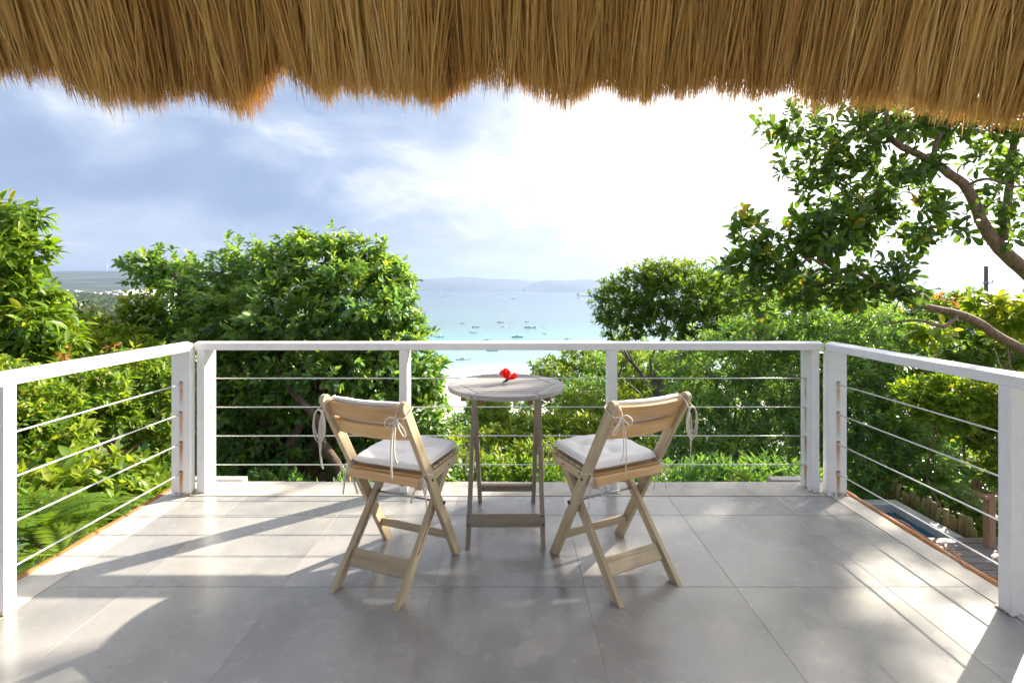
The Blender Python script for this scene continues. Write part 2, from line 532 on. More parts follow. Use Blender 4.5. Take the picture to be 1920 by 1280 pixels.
def box(name, lo, hi, mat, parent=None, bevel=0.003):
    lo, hi = Vector(lo), Vector(hi)
    me = box_mesh(name, *(hi - lo))
    return link(name, me, mat, parent, Matrix.Translation((lo + hi) / 2), bevel=bevel)


def tube_data(pts, radii, n=8, cap=True, flat=1.0):
    """Rings along a polyline."""
    pts = [Vector(p) for p in pts]
    if isinstance(radii, (int, float)):
        radii = [radii] * len(pts)
    V, Fc = [], []
    prev = None
    for i, p in enumerate(pts):
        t = (pts[min(i + 1, len(pts) - 1)] - pts[max(i - 1, 0)])
        t = t.normalized() if t.length > 1e-9 else Vector((0, 0, 1))
        if prev is None:
            a = t.orthogonal().normalized()
        else:
            a = (prev - t * prev.dot(t))
            a = a.normalized() if a.length > 1e-6 else t.orthogonal().normalized()
        prev = a
        b = t.cross(a)
        for j in range(n):
            th = 2 * math.pi * j / n
            V.append(p + a * (math.cos(th) * radii[i]) + b * (math.sin(th) * radii[i] * flat))
    for i in range(len(pts) - 1):
        for j in range(n):
            Fc.append((i * n + j, i * n + (j + 1) % n, (i + 1) * n + (j + 1) % n, (i + 1) * n + j))
    if cap:
        Fc.append(tuple(reversed(range(n))))
        Fc.append(tuple((len(pts) - 1) * n + j for j in range(n)))
    return V, Fc


def tube(name, pts, radii, mat, parent=None, n=8, smooth=True, flat=1.0):
    V, Fc = tube_data(pts, radii, n, flat=flat)
    return link(name, mesh(name, V, Fc), mat, parent, smooth=smooth)


def tubes(name, lst, mat, parent=None, n=6, smooth=True, flat=1.0):
    V, Fc = [], []
    for pts, r in lst:
        v, f = tube_data(pts, r, n, flat=flat)
        o = len(V)
        V += v
        Fc += [tuple(i + o for i in q) for q in f]
    return link(name, mesh(name, V, Fc), mat, parent, smooth=smooth)


def smooth_line(pts, sub=4):
    """Catmull-Rom through the points."""
    pts = [Vector(p) for p in pts]
    out = []
    for i in range(len(pts) - 1):
        p0, p1, p2, p3 = pts[max(i - 1, 0)], pts[i], pts[i + 1], pts[min(i + 2, len(pts) - 1)]
        for s in range(sub):
            t = s / sub
            out.append(0.5 * ((2 * p1) + (p2 - p0) * t + (2 * p0 - 5 * p1 + 4 * p2 - p3) * t * t + (3 * p1 - p0 - 3 * p2 + p3) * t ** 3))
    out.append(pts[-1])
    return out


def copy_tree(o, parent=None):
    c = o.copy()
    col.objects.link(c)
    if parent is not None:
        c.parent = parent
    for ch in list(o.children):
        copy_tree(ch, c)
    return c


def vnoise(x, y, seed=0):
    """Smooth value noise for numpy arrays."""
    xi, yi = np.floor(x).astype(np.int64), np.floor(y).astype(np.int64)
    xf, yf = x - xi, y - yi
    u, v = xf * xf * (3 - 2 * xf), yf * yf * (3 - 2 * yf)

    def h(a, b):
        n = (a * 374761393 + b * 668265263 + seed * 982451653) & 0x7fffffff
        n = ((n ^ (n >> 13)) * 1274126177) & 0x7fffffff
        return ((n ^ (n >> 16)) & 0xffff) / 65535.0
    return (h(xi, yi) * (1 - u) + h(xi + 1, yi) * u) * (1 - v) + (h(xi, yi + 1) * (1 - u) + h(xi + 1, yi + 1) * u) * v


def fbm(x, y, seed=0, octs=5):
    s, a, t = 0.0, 0.5, 0.0
    for i in range(octs):
        s = s + a * vnoise(x * 2 ** i + 17.3 * i, y * 2 ** i + 9.1 * i, seed + i)
        t += a
        a *= 0.5
    return s / t


def sstep(a, b, x):
    t = np.clip((x - a) / (b - a), 0, 1)
    return t * t * (3 - 2 * t)


# ------------------------------------------------------------------ the land and the sea
SEA_Z = EYE - 60.0


def land_z(x, y):
    x, y = np.asarray(x, float), np.asarray(y, float)
    c = sstep(-0.80, -0.42, (x + 4.0) / (np.maximum(y, 0) + 12.0))
    run = np.maximum(0.0, y - 6.0)
    zc = np.maximum(-3.0 - 0.36 * run, SEA_Z + 0.6)
    beach = sstep(280, 375, y + 18 * (vnoise(x * 0.02, y * 0.0, 3) - 0.5))
    zc = np.where(zc < -30, zc - beach * 6.0, zc)
    far = np.maximum(0.0, y - 350.0)
    zl = np.maximum(-3.0 - 0.14 * run, -46.0) + 0.010 * far
    hill = sstep(3300, 8200, y) * (170 + 190 * fbm(x * 0.00042, y * 0.00035, 21))
    zl = zl + hill
    z = zl * (1 - c) + zc * c
    rough = 1.6 * (fbm(x * 0.05, y * 0.05, 5) - 0.5) * sstep(10, 40, y)
    return z + rough * (1 - beach)


def ground_sheet():
    ys = np.concatenate([np.linspace(-14, 60, 50), np.geomspace(62, 470, 60)])
    xs = np.linspace(-1.0, 1.0, 121)
    half = lambda y: 30 + 1.35 * max(y, 0)
    V = np.array([(half(y) * s, y, 0) for y in ys for s in xs])
    V[:, 2] = land_z(V[:, 0], V[:, 1])
    near = (np.abs(V[:, 0]) < 2.6) & (V[:, 1] < 3.4)
    n = len(xs)
    Fq = [(i * n + j, i * n + j + 1, (i + 1) * n + j + 1, (i + 1) * n + j) for i in range(len(ys) - 1) for j in range(n - 1)]
    o = link('ground', mesh_np('ground', V, Fq), 'soil', smooth=True)
    return tag(o, 'wooded hillside falling from the terrace to a white beach', 'hillside', kind='structure')


ground_sheet()


def far_land():
    ys = np.geomspace(380, 9500, 90)
    s = np.linspace(-1.9, -0.30, 130)
    V = np.array([(y * a, y, 0) for y in ys for a in s])
    V[:, 2] = land_z(V[:, 0], V[:, 1]) - 0.4
    n = len(s)
    Fq = [(i * n + j, i * n + j + 1, (i + 1) * n + j + 1, (i + 1) * n + j) for i in range(len(ys) - 1) for j in range(n - 1)]
    tag(link('hills', mesh_np('hills', V, Fq), 'far_land', smooth=True), 'hazy green plain and hills beyond the valley', 'hills', kind='structure')


far_land()


def island(name, label, x0, x1, y0, depth, prof, seed):
    """A far mountainous coast: a ridge line with spurs, built as a height field."""
    nx, ny = 150, 26
    xs, ts = np.linspace(x0, x1, nx), np.linspace(0, 1, ny)
    X, T = np.meshgrid(xs, ts)
    ridge = np.interp(X, [p[0] for p in prof], [p[1] for p in prof])
    Y = y0 + depth * T
    shape = np.sin(np.clip(T * 1.25, 0, 1) * math.pi / 2) ** 0.9 * (1 - sstep(0.8, 1.0, T))
    Z = SEA_Z - 4 + (ridge + 60) * shape * (0.72 + 0.36 * fbm(X * 0.0014, Y * 0.0011, seed))
    V = np.stack([X.ravel(), Y.ravel(), Z.ravel()], 1)
    Fq = [(i * nx + j, i * nx + j + 1, (i + 1) * nx + j + 1, (i + 1) * nx + j) for i in range(ny - 1) for j in range(nx - 1)]
    tag(link(name, mesh_np(name, V, Fq), 'far_island', smooth=True), label, 'island', kind='structure')


island('mountains', 'long pale blue mountain coast across the bay', -9000, 9500, 13500, 3500,
       [(-9000, 250), (-4000, 420), (-2600, 440), (-1500, 450), (-600, 400), (400, 330), (1500, 300), (4000, 320), (9500, 200)], 4)
island('mountains', 'nearer and slightly darker headland in front of the mountain coast', 300, 5200, 11500, 1700,
       [(300, 20), (600, 190), (1000, 265), (1500, 270), (1900, 285), (2600, 240), (3600, 210), (5200, 60)], 9)


def sea():
    ys = [180, 240, 300, 400, 700, 1500, 4000, 12000, 40000, 70000]
    V = [(s * (600 + 1.6 * y), y, SEA_Z) for y in ys for s in (-1, -0.5, 0, 0.5, 1)]
    Fq = [(i * 5 + j, i * 5 + j + 1, (i + 1) * 5 + j + 1, (i + 1) * 5 + j) for i in range(len(ys) - 1) for j in range(4)]
    tag(link('sea', mesh_np('sea', V, Fq), 'sea_water'), 'turquoise bay paling to white shallows at the beach', 'sea', kind='structure')


sea()

# ------------------------------------------------------------------ the terrace
XL, XR, YB = -2.05, 1.975, 2.97
INL, INR, INB = -1.88, 1.86, 2.765
terrace = tag(empty('terrace_floor'), 'raised terrace of grey stone tiles with a cement border', 'terrace', kind='structure')
box('bed', (INL, -2.4, -0.22), (INR, INB, -0.0012), 'grout', terrace, bevel=0)
gx = [INL, -1.548, -0.934, -0.320, 0.294, 0.908, 1.522, INR]
gy = [-1.75, -1.135, -0.523, 0.089, 0.701, 1.313, 1.925, 2.537, INB]
tile_cache = {}
for i in range(len(gx) - 1):
    for j in range(len(gy) - 1):
        sx, sy = gx[i + 1] - gx[i] - 0.003, gy[j + 1] - gy[j] - 0.003
        key = (round(sx, 3), round(sy, 3))
        if key not in tile_cache:
            tile_cache[key] = box_mesh('tile', sx, sy, 0.02)
        o = link('tile', tile_cache[key], 'tile', terrace, Matrix.Translation(((gx[i] + gx[i + 1]) / 2, (gy[j] + gy[j + 1]) / 2, -0.010 + random.uniform(-0.0002, 0.0002))), bevel=0.0006)
        o.rotation_euler = (random.uniform(-0.0005, 0.0005), random.uniform(-0.0005, 0.0005), random.choice((0, math.pi)))


def border_strip(name, lo, hi, jag_axis, outer, n=46):
    """A cement strip whose outer edge is a little broken."""
    (x0, y0, z0), (x1, y1, z1) = lo, hi
    V, Fc = [], []
    for i in range(n + 1):
        t = i / n
        w = 0.010 * (fbm(np.array(t * 9.0), np.array(outer * 3.0), 8) - 0.5) * 2
        h = 0.0025 * (fbm(np.array(t * 14.0), np.array(outer * 5.0), 18) - 0.5)
        if jag_axis == 'y':      # runs along y, outer edge in x
            y = y0 + (y1 - y0) * t
            a, b = (x0 + w, x1) if outer < 0 else (x0, x1 + w)
            ring = [(a, y, z0), (b, y, z0), (b, y, z1 + h), (a, y, z1 + h)]
        else:
            x = x0 + (x1 - x0) * t
            ring = [(x, y1 + w, z0), (x, y0, z0), (x, y0, z1 + h), (x, y1 + w, z1 + h)]
        V += ring
    for i in range(n):
        for j in range(4):
            Fc.append((i * 4 + j, i * 4 + (j + 1) % 4, (i + 1) * 4 + (j + 1) % 4, (i + 1) * 4 + j))
    Fc += [(3, 2, 1, 0), tuple(n * 4 + j for j in range(4))]
    return link(name, mesh(name, V, Fc), 'border_cement', terrace)


border_strip('border', (XL, -1.8, -0.22), (INL - 0.004, YB, 0.001), 'y', -1)
border_strip('border', (INR + 0.004, -1.8, -0.22), (XR, YB, 0.001), 'y', 1)
border_strip('border', (INL - 0.003, INB + 0.004, -0.22), (INR + 0.003, YB, 0.002), 'x', 1)
box('border', (XL + 0.01, YB + 0.012, -0.22), (-1.70, YB + 0.075, 0.010), 'border_cement', terrace, 0.006)
box('border', (1.64, YB + 0.012, -0.22), (XR - 0.01, YB + 0.075, 0.010), 'border_cement', terrace, 0.006)
box('slab', (XL + 0.03, -2.4, -0.52), (XR - 0.03, YB - 0.03, -0.224), 'wall_cement', terrace, 0)
for sx in (XL + 0.25, XR - 0.25):
    for yy in (0.2, 2.6):
        box('pier', (sx - 0.15, yy - 0.15, -4.2), (sx + 0.15, yy + 0.15, -0.522), 'wall_cement', terrace, 0.01)
for s, xx in ((-1, XL), (1, XR)):
    base = [(xx + s * (0.016 + 0.012 * (fbm(np.array(t * 11.0), np.array(s * 1.0), 3) - 0.5)), -1.8 + 4.75 * t, -0.012 + 0.012 * (fbm(np.array(t * 17.0), np.array(s * 2.0), 6) - 0.5)) for t in np.linspace(0, 1, 60)]
    tube('edge_trim', base, [0.020 + 0.006 * random.random() for _ in base], 'wood_trim', terrace, 7)
for r in range(7):        # loose frayed fibres of the edge trim
    t0 = random.uniform(0.45, 0.85)
    pts = [(XR + 0.03 + random.uniform(-0.01, 0.02) + 0.03 * math.sin(q * 2.4 + r), -1.8 + 4.75 * (t0 + q * 0.02), 0.004 + 0.010 * math.sin(q * 1.1 + r)) for q in range(6)]
    tube('trim_fibre', smooth_line(pts, 3), 0.003, 'wood_trim', terrace, 5)

# ------------------------------------------------------------------ the railings
RAIL_TOP, RAIL_BOT = 0.890, 0.848
CABLE_Z = (0.670, 0.496, 0.322, 0.148)


def post(parent, x, y, turned, stained, broad=0.110):
    me = box_mesh('post', broad, 0.048, RAIL_BOT - 0.001, (0, 0, (RAIL_BOT - 0.001) / 2))
    m = Matrix.Translation((x, y, 0.0015)) @ Matrix.Rotation(math.radians(90) if turned else 0.0, 4, 'Z')
    o = link('post', me, 'paint_stained' if stained else 'paint_white', parent, m, bevel=0.004)
    foot = link('base_plate', box_mesh('base_plate', broad + 0.012, 0.060, 0.006, (0, 0, 0.003)), 'paint_stained', o, Matrix.Identity(4), bevel=0.001)
    return o


def mitred_rail(parent, pts_top):
    """A flat rail given by its four plan corners."""
    V = [(x, y, RAIL_BOT) for x, y in pts_top] + [(x, y, RAIL_TOP) for x, y in pts_top]
    return link('top_rail', mesh('top_rail', V, BOXF), 'paint_white', parent, bevel=0.004)


BX0, BX1 = -1.846, 1.800
SXL, SXR = -1.940, 1.905
y_in, y_out = 2.803, 2.915
rail_back = tag(empty('railing'), 'white railing along the seaward edge, facing the camera', 'railing', 'white cable railings round the terrace')
mitred_rail(rail_back, [(SXL + 0.0555, y_in), (SXR - 0.0555, y_in), (SXR - 0.004, y_out), (SXL + 0.004, y_out)])
for xx, st in ((BX0, False), (-0.646, False), (0.600, False), (BX1, True)):
    post(rail_back, xx, 2.859, True, st)
for z in CABLE_Z:
    pts = [(BX0 - 0.03 + (BX1 - BX0 + 0.06) * t, 2.862, z + 0.0015) for t in np.linspace(0, 1, 9)]
    tube('cable', pts, 0.0036, 'steel_cable', rail_back, 6)
    for xx in (BX0, BX1):
        s = 1 if xx < 0 else -1
        tube('cable_end', [(xx + s * 0.024, 2.862, z + 0.0015), (xx + s * 0.034, 2.862, z + 0.0015)], 0.007, 'steel_cable', rail_back, 8)
for s, xc, lab in ((-1, SXL, 'white railing down the sunlit shrub side of the terrace'), (1, SXR, 'white railing down the terrace side above the pool')):
    r = tag(empty('railing'), lab, 'railing', 'white cable railings round the terrace')
    i_, o_ = xc - s * 0.055, xc + s * 0.057
    plan = [(i_, y_in - 0.001 + 0.0), (i_, -1.2), (o_, -1.2), (o_, y_out + 0.0)]
    if s > 0:
        plan = [plan[1], plan[2], plan[3], plan[0]]
    else:
        plan = [plan[2], plan[1], plan[0], plan[3]]
    mitred_rail(r, [(x, y - 0.004 if y > 2.5 else y) for x, y in plan])
    for yy, st in ((2.792, True), (1.778, False), (0.30, False), (-1.15, False)):
        post(r, xc, yy, False, st)
    for z in CABLE_Z:
        sag = [(xc + s * 0.002, -1.16 + 3.99 * t, z - 0.018 + 0.0015 * math.sin(t * 9)) for t in np.linspace(0, 1, 14)]
        tube('cable', sag, 0.0038, 'steel_cable', r, 6)
        tube('cable_end', [(xc + s * 0.002, 2.768, z - 0.018), (xc + s * 0.002, 2.755, z - 0.018)], 0.007, 'steel_cable', r, 8)

# ------------------------------------------------------------------ the thatched roof
EAVE_Y = 1.62
FR = [(-400, 130), (0, 135), (50, 142), (75, 138), (95, 162), (150, 185), (270, 196), (330, 164), (372, 182), (440, 214), (480, 172), (517, 118), (532, 138), (570, 178), (600, 182), (660, 168),
      (720, 178), (800, 196), (840, 180), (890, 148), (940, 166), (985, 162), (1030, 190), (1062, 196), (1100, 180), (1137, 156), (1180, 180), (1230, 197), (1262, 168), (1300, 186), (1342, 158),
      (1430, 186), (1480, 172), (1502, 165), (1545, 196), (1585, 206), (1625, 192), (1700, 200), (1800, 216), (1880, 236), (1960, 242), (2320, 250)]


def thatch():
    roof = tag(empty('thatched_roof', (0, EAVE_Y, 1.9)), 'golden dry grass thatch roof overhanging the terrace', 'roof')
    inv = Matrix.Translation((0, -EAVE_Y, -1.9))
    n = 52000
    nc = 1900                                        # bundles of straw; each hangs, leans and ends a little differently
    cpx = rng.uniform(-430, 2350, nc)
    cid = rng.integers(0, nc, n)
    c_tip, c_tint = rng.normal(0, 8, nc), rng.normal(0, 0.11, nc)
    c_lean, c_lay, c_dy = rng.normal(0, 0.075, nc), rng.random(nc) ** 0.8, rng.normal(0.34, 0.05, nc)
    px = cpx[cid] + rng.normal(0, 8.5, n)
    layer = np.clip(c_lay[cid] + rng.normal(0, 0.08, n), 0, 1)       # 0 = inner face, 1 = outer face
    tip_px = np.interp(px, [p[0] for p in FR], [p[1] for p in FR]) - np.interp(px, [0, 1400, 1920], [4, 6, 14])
    tip_px += c_tip[cid] + rng.normal(0, 4, n) + rng.random(n) ** 5 * 22 + 6 - np.abs(px - cpx[cid]) * 1.5
    tip_px -= (rng.random(n) < 0.5) * rng.random(n) ** 0.7 * 120     # many straws end higher up
    yy = EAVE_Y + 0.02 + layer * 0.13
    x = (px - CX) / F_PX * EAVE_Y
    z = EYE - (tip_px - HY) / F_PX * EAVE_Y + layer * 0.05
    L = rng.uniform(0.40, 0.62, n)
    # straws hang steeply, rising back towards the ridge; each leans a little
    dx = rng.normal(0, 0.045, n) + c_lean[cid] + (px - cpx[cid]) * 0.004
    dy = -(c_dy[cid] + rng.normal(0, 0.03, n))
    dz = np.ones(n)
    d = np.stack([dx, dy, dz], 1)
    d /= np.linalg.norm(d, axis=1)[:, None]
    wv = rng.uniform(0.0010, 0.0024, n) * np.where(rng.random(n) < 0.12, 1.5, 1.0)
    ang = rng.uniform(-0.9, 0.9, n)
    side = np.stack([np.cos(ang), np.sin(ang), np.zeros(n)], 1)
    bend = rng.normal(0, 0.012, n)
    tip = np.stack([x, yy, z], 1)
    V = np.zeros((n, 8, 3))
    for i, (t, w) in enumerate(((0.0, 0.15), (0.25, 0.9), (0.62, 1.0), (1.0, 1.0))):
        c = tip + d * (L * t)[:, None] + np.stack([bend * 4 * t * (1 - t), 0 * bend, 0 * bend], 1)
        V[:, 2 * i] = c - side * (wv * w)[:, None]
        V[:, 2 * i + 1] = c + side * (wv * w)[:, None]
    base = (np.arange(n) * 8)[:, None]
    Fq = np.concatenate([base + np.array([[2 * i, 2 * i + 1, 2 * i + 3, 2 * i + 2]]) for i in range(3)], 0)
    tint = np.clip(rng.normal(0.48, 0.17, n) + c_tint[cid] + 0.5 * (vnoise(x * 5, z * 3, 7) - 0.5), 0, 1)
    V = V.reshape(-1, 3) - np.array([0, EAVE_Y, 1.9])
    o = link('thatch_fringe', mesh_np('thatch_fringe', V, Fq, np.repeat(tint, 8)), 'straw', roof)
    tag(o, kind='stuff')
    # the packed thatch above the fringe: two slopes with real thickness
    zf, zr, yr = 2.19, 5.3, -1.9
    xa, xb = -3.2, 3.2
    prof = [(EAVE_Y - 0.06, zf), (EAVE_Y + 0.22, zf + 0.02), (yr, zr + 0.35), (yr * 2 - EAVE_Y - 0.2, zf), (yr * 2 - EAVE_Y + 0.05, zf), (yr, zr)]
    Vs, Fs = [], []
    nx = 24
    for i in range(nx + 1):
        xx = xa + (xb - xa) * i / nx
        for (y, z_) in prof:
            Vs.append((xx, y - EAVE_Y, z_ - 1.9))
    m = len(prof)
    for i in range(nx):
        for j in range(m):
            Fs.append((i * m + j, i * m + (j + 1) % m, (i + 1) * m + (j + 1) % m, (i + 1) * m + j))
    Fs += [tuple(reversed(range(m))), tuple(nx * m + j for j in range(m))]
    link('thatch_bed', mesh('thatch_bed', Vs, Fs), 'straw_deck', roof)


thatch()

# ------------------------------------------------------------------ folding chairs
LONG_F, LONG_T = Vector((0, 0.205, 0)), Vector((0, -0.235, 0.785))       # front foot and top of the long leg (y, z)
SHORT_F, SHORT_T = Vector((0, -0.205, 0)), Vector((0, 0.178, 0.418))


def on_long(z):
    return LONG_F.lerp(LONG_T, z / LONG_T.z)


def on_short(z):
    return SHORT_F.lerp(SHORT_T, z / SHORT_T.z)


def leg_mesh(name, x, foot, top, width, thick, round_top, mat, parent, slot=None):
    """A leg sawn level at the floor, rounded or square at its top; slot = (z0, z1, side) cuts a groove in one face."""
    d = (top - foot).normalized()
    p = Vector((0, d.z, -d.y))                       # across the leg, towards +y
    hw = width / 2
    cut = hw / d.z
    out = [foot + Vector((0, -cut, 0)), foot + Vector((0, cut, 0))]
    if round_top:
        c = top - d * hw
        out += [c + p * (hw * math.cos(a)) + d * (hw * math.sin(a)) for a in np.linspace(0, math.pi, 9)]
    else:
        out += [top + p * hw, top - p * hw]
    n = len(out)
    M = basis(d, Vector((1, 0, 0)), foot.lerp(top, 0.5) + Vector((x, 0, 0)))
    inv = M.inverted()
    V = [inv @ (q + Vector((x - thick / 2, 0, 0))) for q in out] + [inv @ (q + Vector((x + thick / 2, 0, 0))) for q in out]
    Fc = [(i, (i + 1) % n, n + (i + 1) % n, n + i) for i in range(n)]
    caps = {-1: list(reversed(range(n))), 1: list(range(n, 2 * n))}
    for s in (-1, 1):
        if slot and slot[2] == s and n == 4:
            z0, z1, _ = slot
            a, b = foot.lerp(top, z0 / top.z), foot.lerp(top, z1 / top.z)
            g = hw * 0.30
            ring = [a - p * g, a + p * g, b + p * g, b - p * g]
            xo = x + s * thick / 2
            xi = x + s * (thick / 2 - 0.010)
            k0 = len(V)
            V += [inv @ (q + Vector((xo, 0, 0))) for q in ring] + [inv @ (q + Vector((xi, 0, 0))) for q in ring]
            o0 = 0 if s < 0 else n
            for i in range(4):
                j = (i + 1) % 4
                Fc.append((o0 + i, o0 + j, k0 + j, k0 + i))
                Fc.append((k0 + i, k0 + j, k0 + 4 + j, k0 + 4 + i))
            Fc.append((k0 + 4, k0 + 5, k0 + 6, k0 + 7))
        else:
            Fc.append(tuple(caps[s]))
    me = mesh(name, V, Fc)
    import bmesh
    bm = bmesh.new()
    bm.from_mesh(me)
    bmesh.ops.recalc_face_normals(bm, faces=bm.faces)
    bm.to_mesh(me)
    bm.free()
    return link(name, me, mat, parent, M, bevel=0.0025)


def back_slat(parent, z0, z1, half, off):
    """A slightly bowed slat lying in the lean of the uprights."""
    a, b = on_long(z0), on_long(z1)
    d = (b - a).normalized()
    nrm = Vector((0, d.z, -d.y))                     # towards the sitter
    V, Fc, n = [], [], 14
    mid = a.lerp(b, 0.5)
    for i in range(n + 1):
        t = -1 + 2 * i / n
        bow = -0.014 * (1 - t * t)
        c = Vector((half * t, 0, 0)) + mid + nrm * (off + bow)
        h = (b - a).length / 2
        for q, e in ((-h, -0.007), (-h, 0.007), (h, 0.007), (h, -0.007)):
            V.append(c + d * q + nrm * e)
    for i in range(n):
        for j in range(4):
            Fc.append((i * 4 + j, (i + 1) * 4 + j, (i + 1) * 4 + (j + 1) % 4, i * 4 + (j + 1) % 4))
    Fc += [(0, 1, 2, 3), tuple(n * 4 + j for j in (3, 2, 1, 0))]
    return link('back_slat', mesh('back_slat', V, Fc), 'wood_slat', parent, bevel=0.003)


def make_chair(label, loc, rz):
    c = tag(empty('folding_chair', loc, rz), label, 'chair', 'folding wooden chairs at the round table')
    for s in (-1, 1):
        leg_mesh('long_leg', s * 0.186, LONG_F, LONG_T, 0.044, 0.023, True, 'wood_chair', c)
        leg_mesh('short_leg', s * 0.150, SHORT_F, SHORT_T, 0.040, 0.023, False, 'wood_chair', c, slot=(0.13, 0.30, 1))
    # stretchers
    q = on_short(0.092)
    d = (SHORT_T - SHORT_F).normalized()
    me = box_mesh('rear_stretcher', 0.275, 0.066, 0.018)
    link('rear_stretcher', me, 'wood_chair', c, basis((1, 0, 0), Vector((0, d.z, -d.y)), q), bevel=0.003)
    q = on_long(0.112)
    board('front_stretcher', q + Vector((-0.174, 0, 0)), q + Vector((0.174, 0, 0)), 0.020, 0.032, (0, 0.3, 1), 'wood_chair', c)
    q = on_short(0.292)
    tube('pivot_rod', [q + Vector((-0.20, 0, 0)), q + Vector((0.20, 0, 0))], 0.0042, 'steel_rod', c, 8)
    for s in (-1, 1):
        tube('bolt', [q + Vector((s * 0.1975, 0, 0)), q + Vector((s * 0.2025, 0, 0))], 0.008, 'bolt_dark', c, 8)
        b = on_long(0.425)
        tube('bolt', [b + Vector((s * 0.1975, 0, 0)), b + Vector((s * 0.2005, 0, 0))], 0.006, 'bolt_dark', c, 8)
    # seat
    for s in (-1, 1):
        board('side_rail', (s * 0.163, -0.085, 0.4165), (s * 0.163, 0.247, 0.4265), 0.020, 0.040, (0, 0, 1), 'wood_chair', c)
        for yy in (0.02, 0.15):
            tube('bolt', [(s * 0.173, yy, 0.424), (s * 0.1755, yy, 0.424)], 0.0045, 'bolt_dark', c, 8)
    for i in range(7):
        y = -0.058 + i * 0.0475
        board('seat_slat', (-0.1735, y, 0.4475 + 0.030 * (y + 0.085)), (0.1735, y, 0.4475 + 0.030 * (y + 0.085)), 0.0405, 0.012, (0, -0.03, 1), 'wood_slat' if i == 0 else 'wood_chair', c)
    board('seat_rail', (-0.172, -0.091, 0.430), (0.172, -0.091, 0.430), 0.022, 0.036, (0, 0.2, 1), 'wood_slat', c, 0.006)
    board('seat_batten', (0.075, -0.075, 0.412), (0.075, 0.23, 0.421), 0.024, 0.030, (0, 0, 1), 'wood_dark', c)
    back_slat(c, 0.702, 0.766, 0.1745, 0.0)
    back_slat(c, 0.622, 0.684, 0.1745, 0.0)
    return c


def pad_mesh(name, w, d, t, sx_pow=0.16, seed=0, tufts=()):
    """A soft square pad with rounded corners, a seam and a few dimples."""
    n = 30
    u = np.linspace(-1, 1, n + 1)
    U, Vv = np.meshgrid(u, u)
    # pull the corners in a little
    k = 1 - 0.035 * (np.abs(U) ** 6) * (np.abs(Vv) ** 6) * 1.6
    X, Y = U * w / 2 * k, Vv * d / 2 * k
    edge = np.clip(1 - np.maximum(np.abs(U), np.abs(Vv)) ** 8, 0, 1) ** 0.5
    edge2 = np.clip((1 - U ** 2), 0, 1) ** sx_pow * np.clip((1 - Vv ** 2), 0, 1) ** sx_pow
    h = t / 2 * (0.10 * (edge > 0) + 0.90 * edge2)
    wr = (fbm(X * 22 + 5, Y * 22, seed, 4) - 0.5) * t * 0.34
    dim = sum(np.exp(-(((X - a) ** 2 + (Y - b) ** 2) / 0.0009)) for a, b in tufts) if tufts else 0.0
    top = h + wr * edge2 - dim * t * 0.45
    bot = -h * 0.8
    m = n + 1
    Vt = np.stack([X.ravel(), Y.ravel(), top.ravel()], 1)
    Vb = np.stack([X.ravel(), Y.ravel(), bot.ravel()], 1)
    Fq = []
    for i in range(n):
        for j in range(n):
            a = i * m + j
            Fq.append((a, a + 1, a + m + 1, a + m))
            b = a + m * m
            Fq.append((b, b + m, b + m + 1, b + 1))
    ring = [j for j in range(n)] + [i * m + n for i in range(n)] + [n * m + j for j in range(n, 0, -1)] + [i * m for i in range(n, 0, -1)]
    for a, b in zip(ring, ring[1:] + ring[:1]):
        Fq.append((a, a + m * m, b + m * m, b))
    return mesh_np(name, np.concatenate([Vt, Vb]), Fq), [Vector((X.ravel()[i], Y.ravel()[i], (top.ravel()[i] + bot.ravel()[i]) / 2)) for i in ring]


def cord(name, parent, strands, r=0.0036):
    return tubes(name, [(smooth_line(s, 5), r) for s in strands], 'tie_cloth', parent, 6, True, 0.55)


def ring_pts(c, rx, ry, tilt=0.0, n=9):
    c = Vector(c)
    return [c + Vector((rx * math.cos(a), ry * math.sin(a), tilt * math.sin(a))) for a in np.linspace(0, 2 * math.pi, n)]


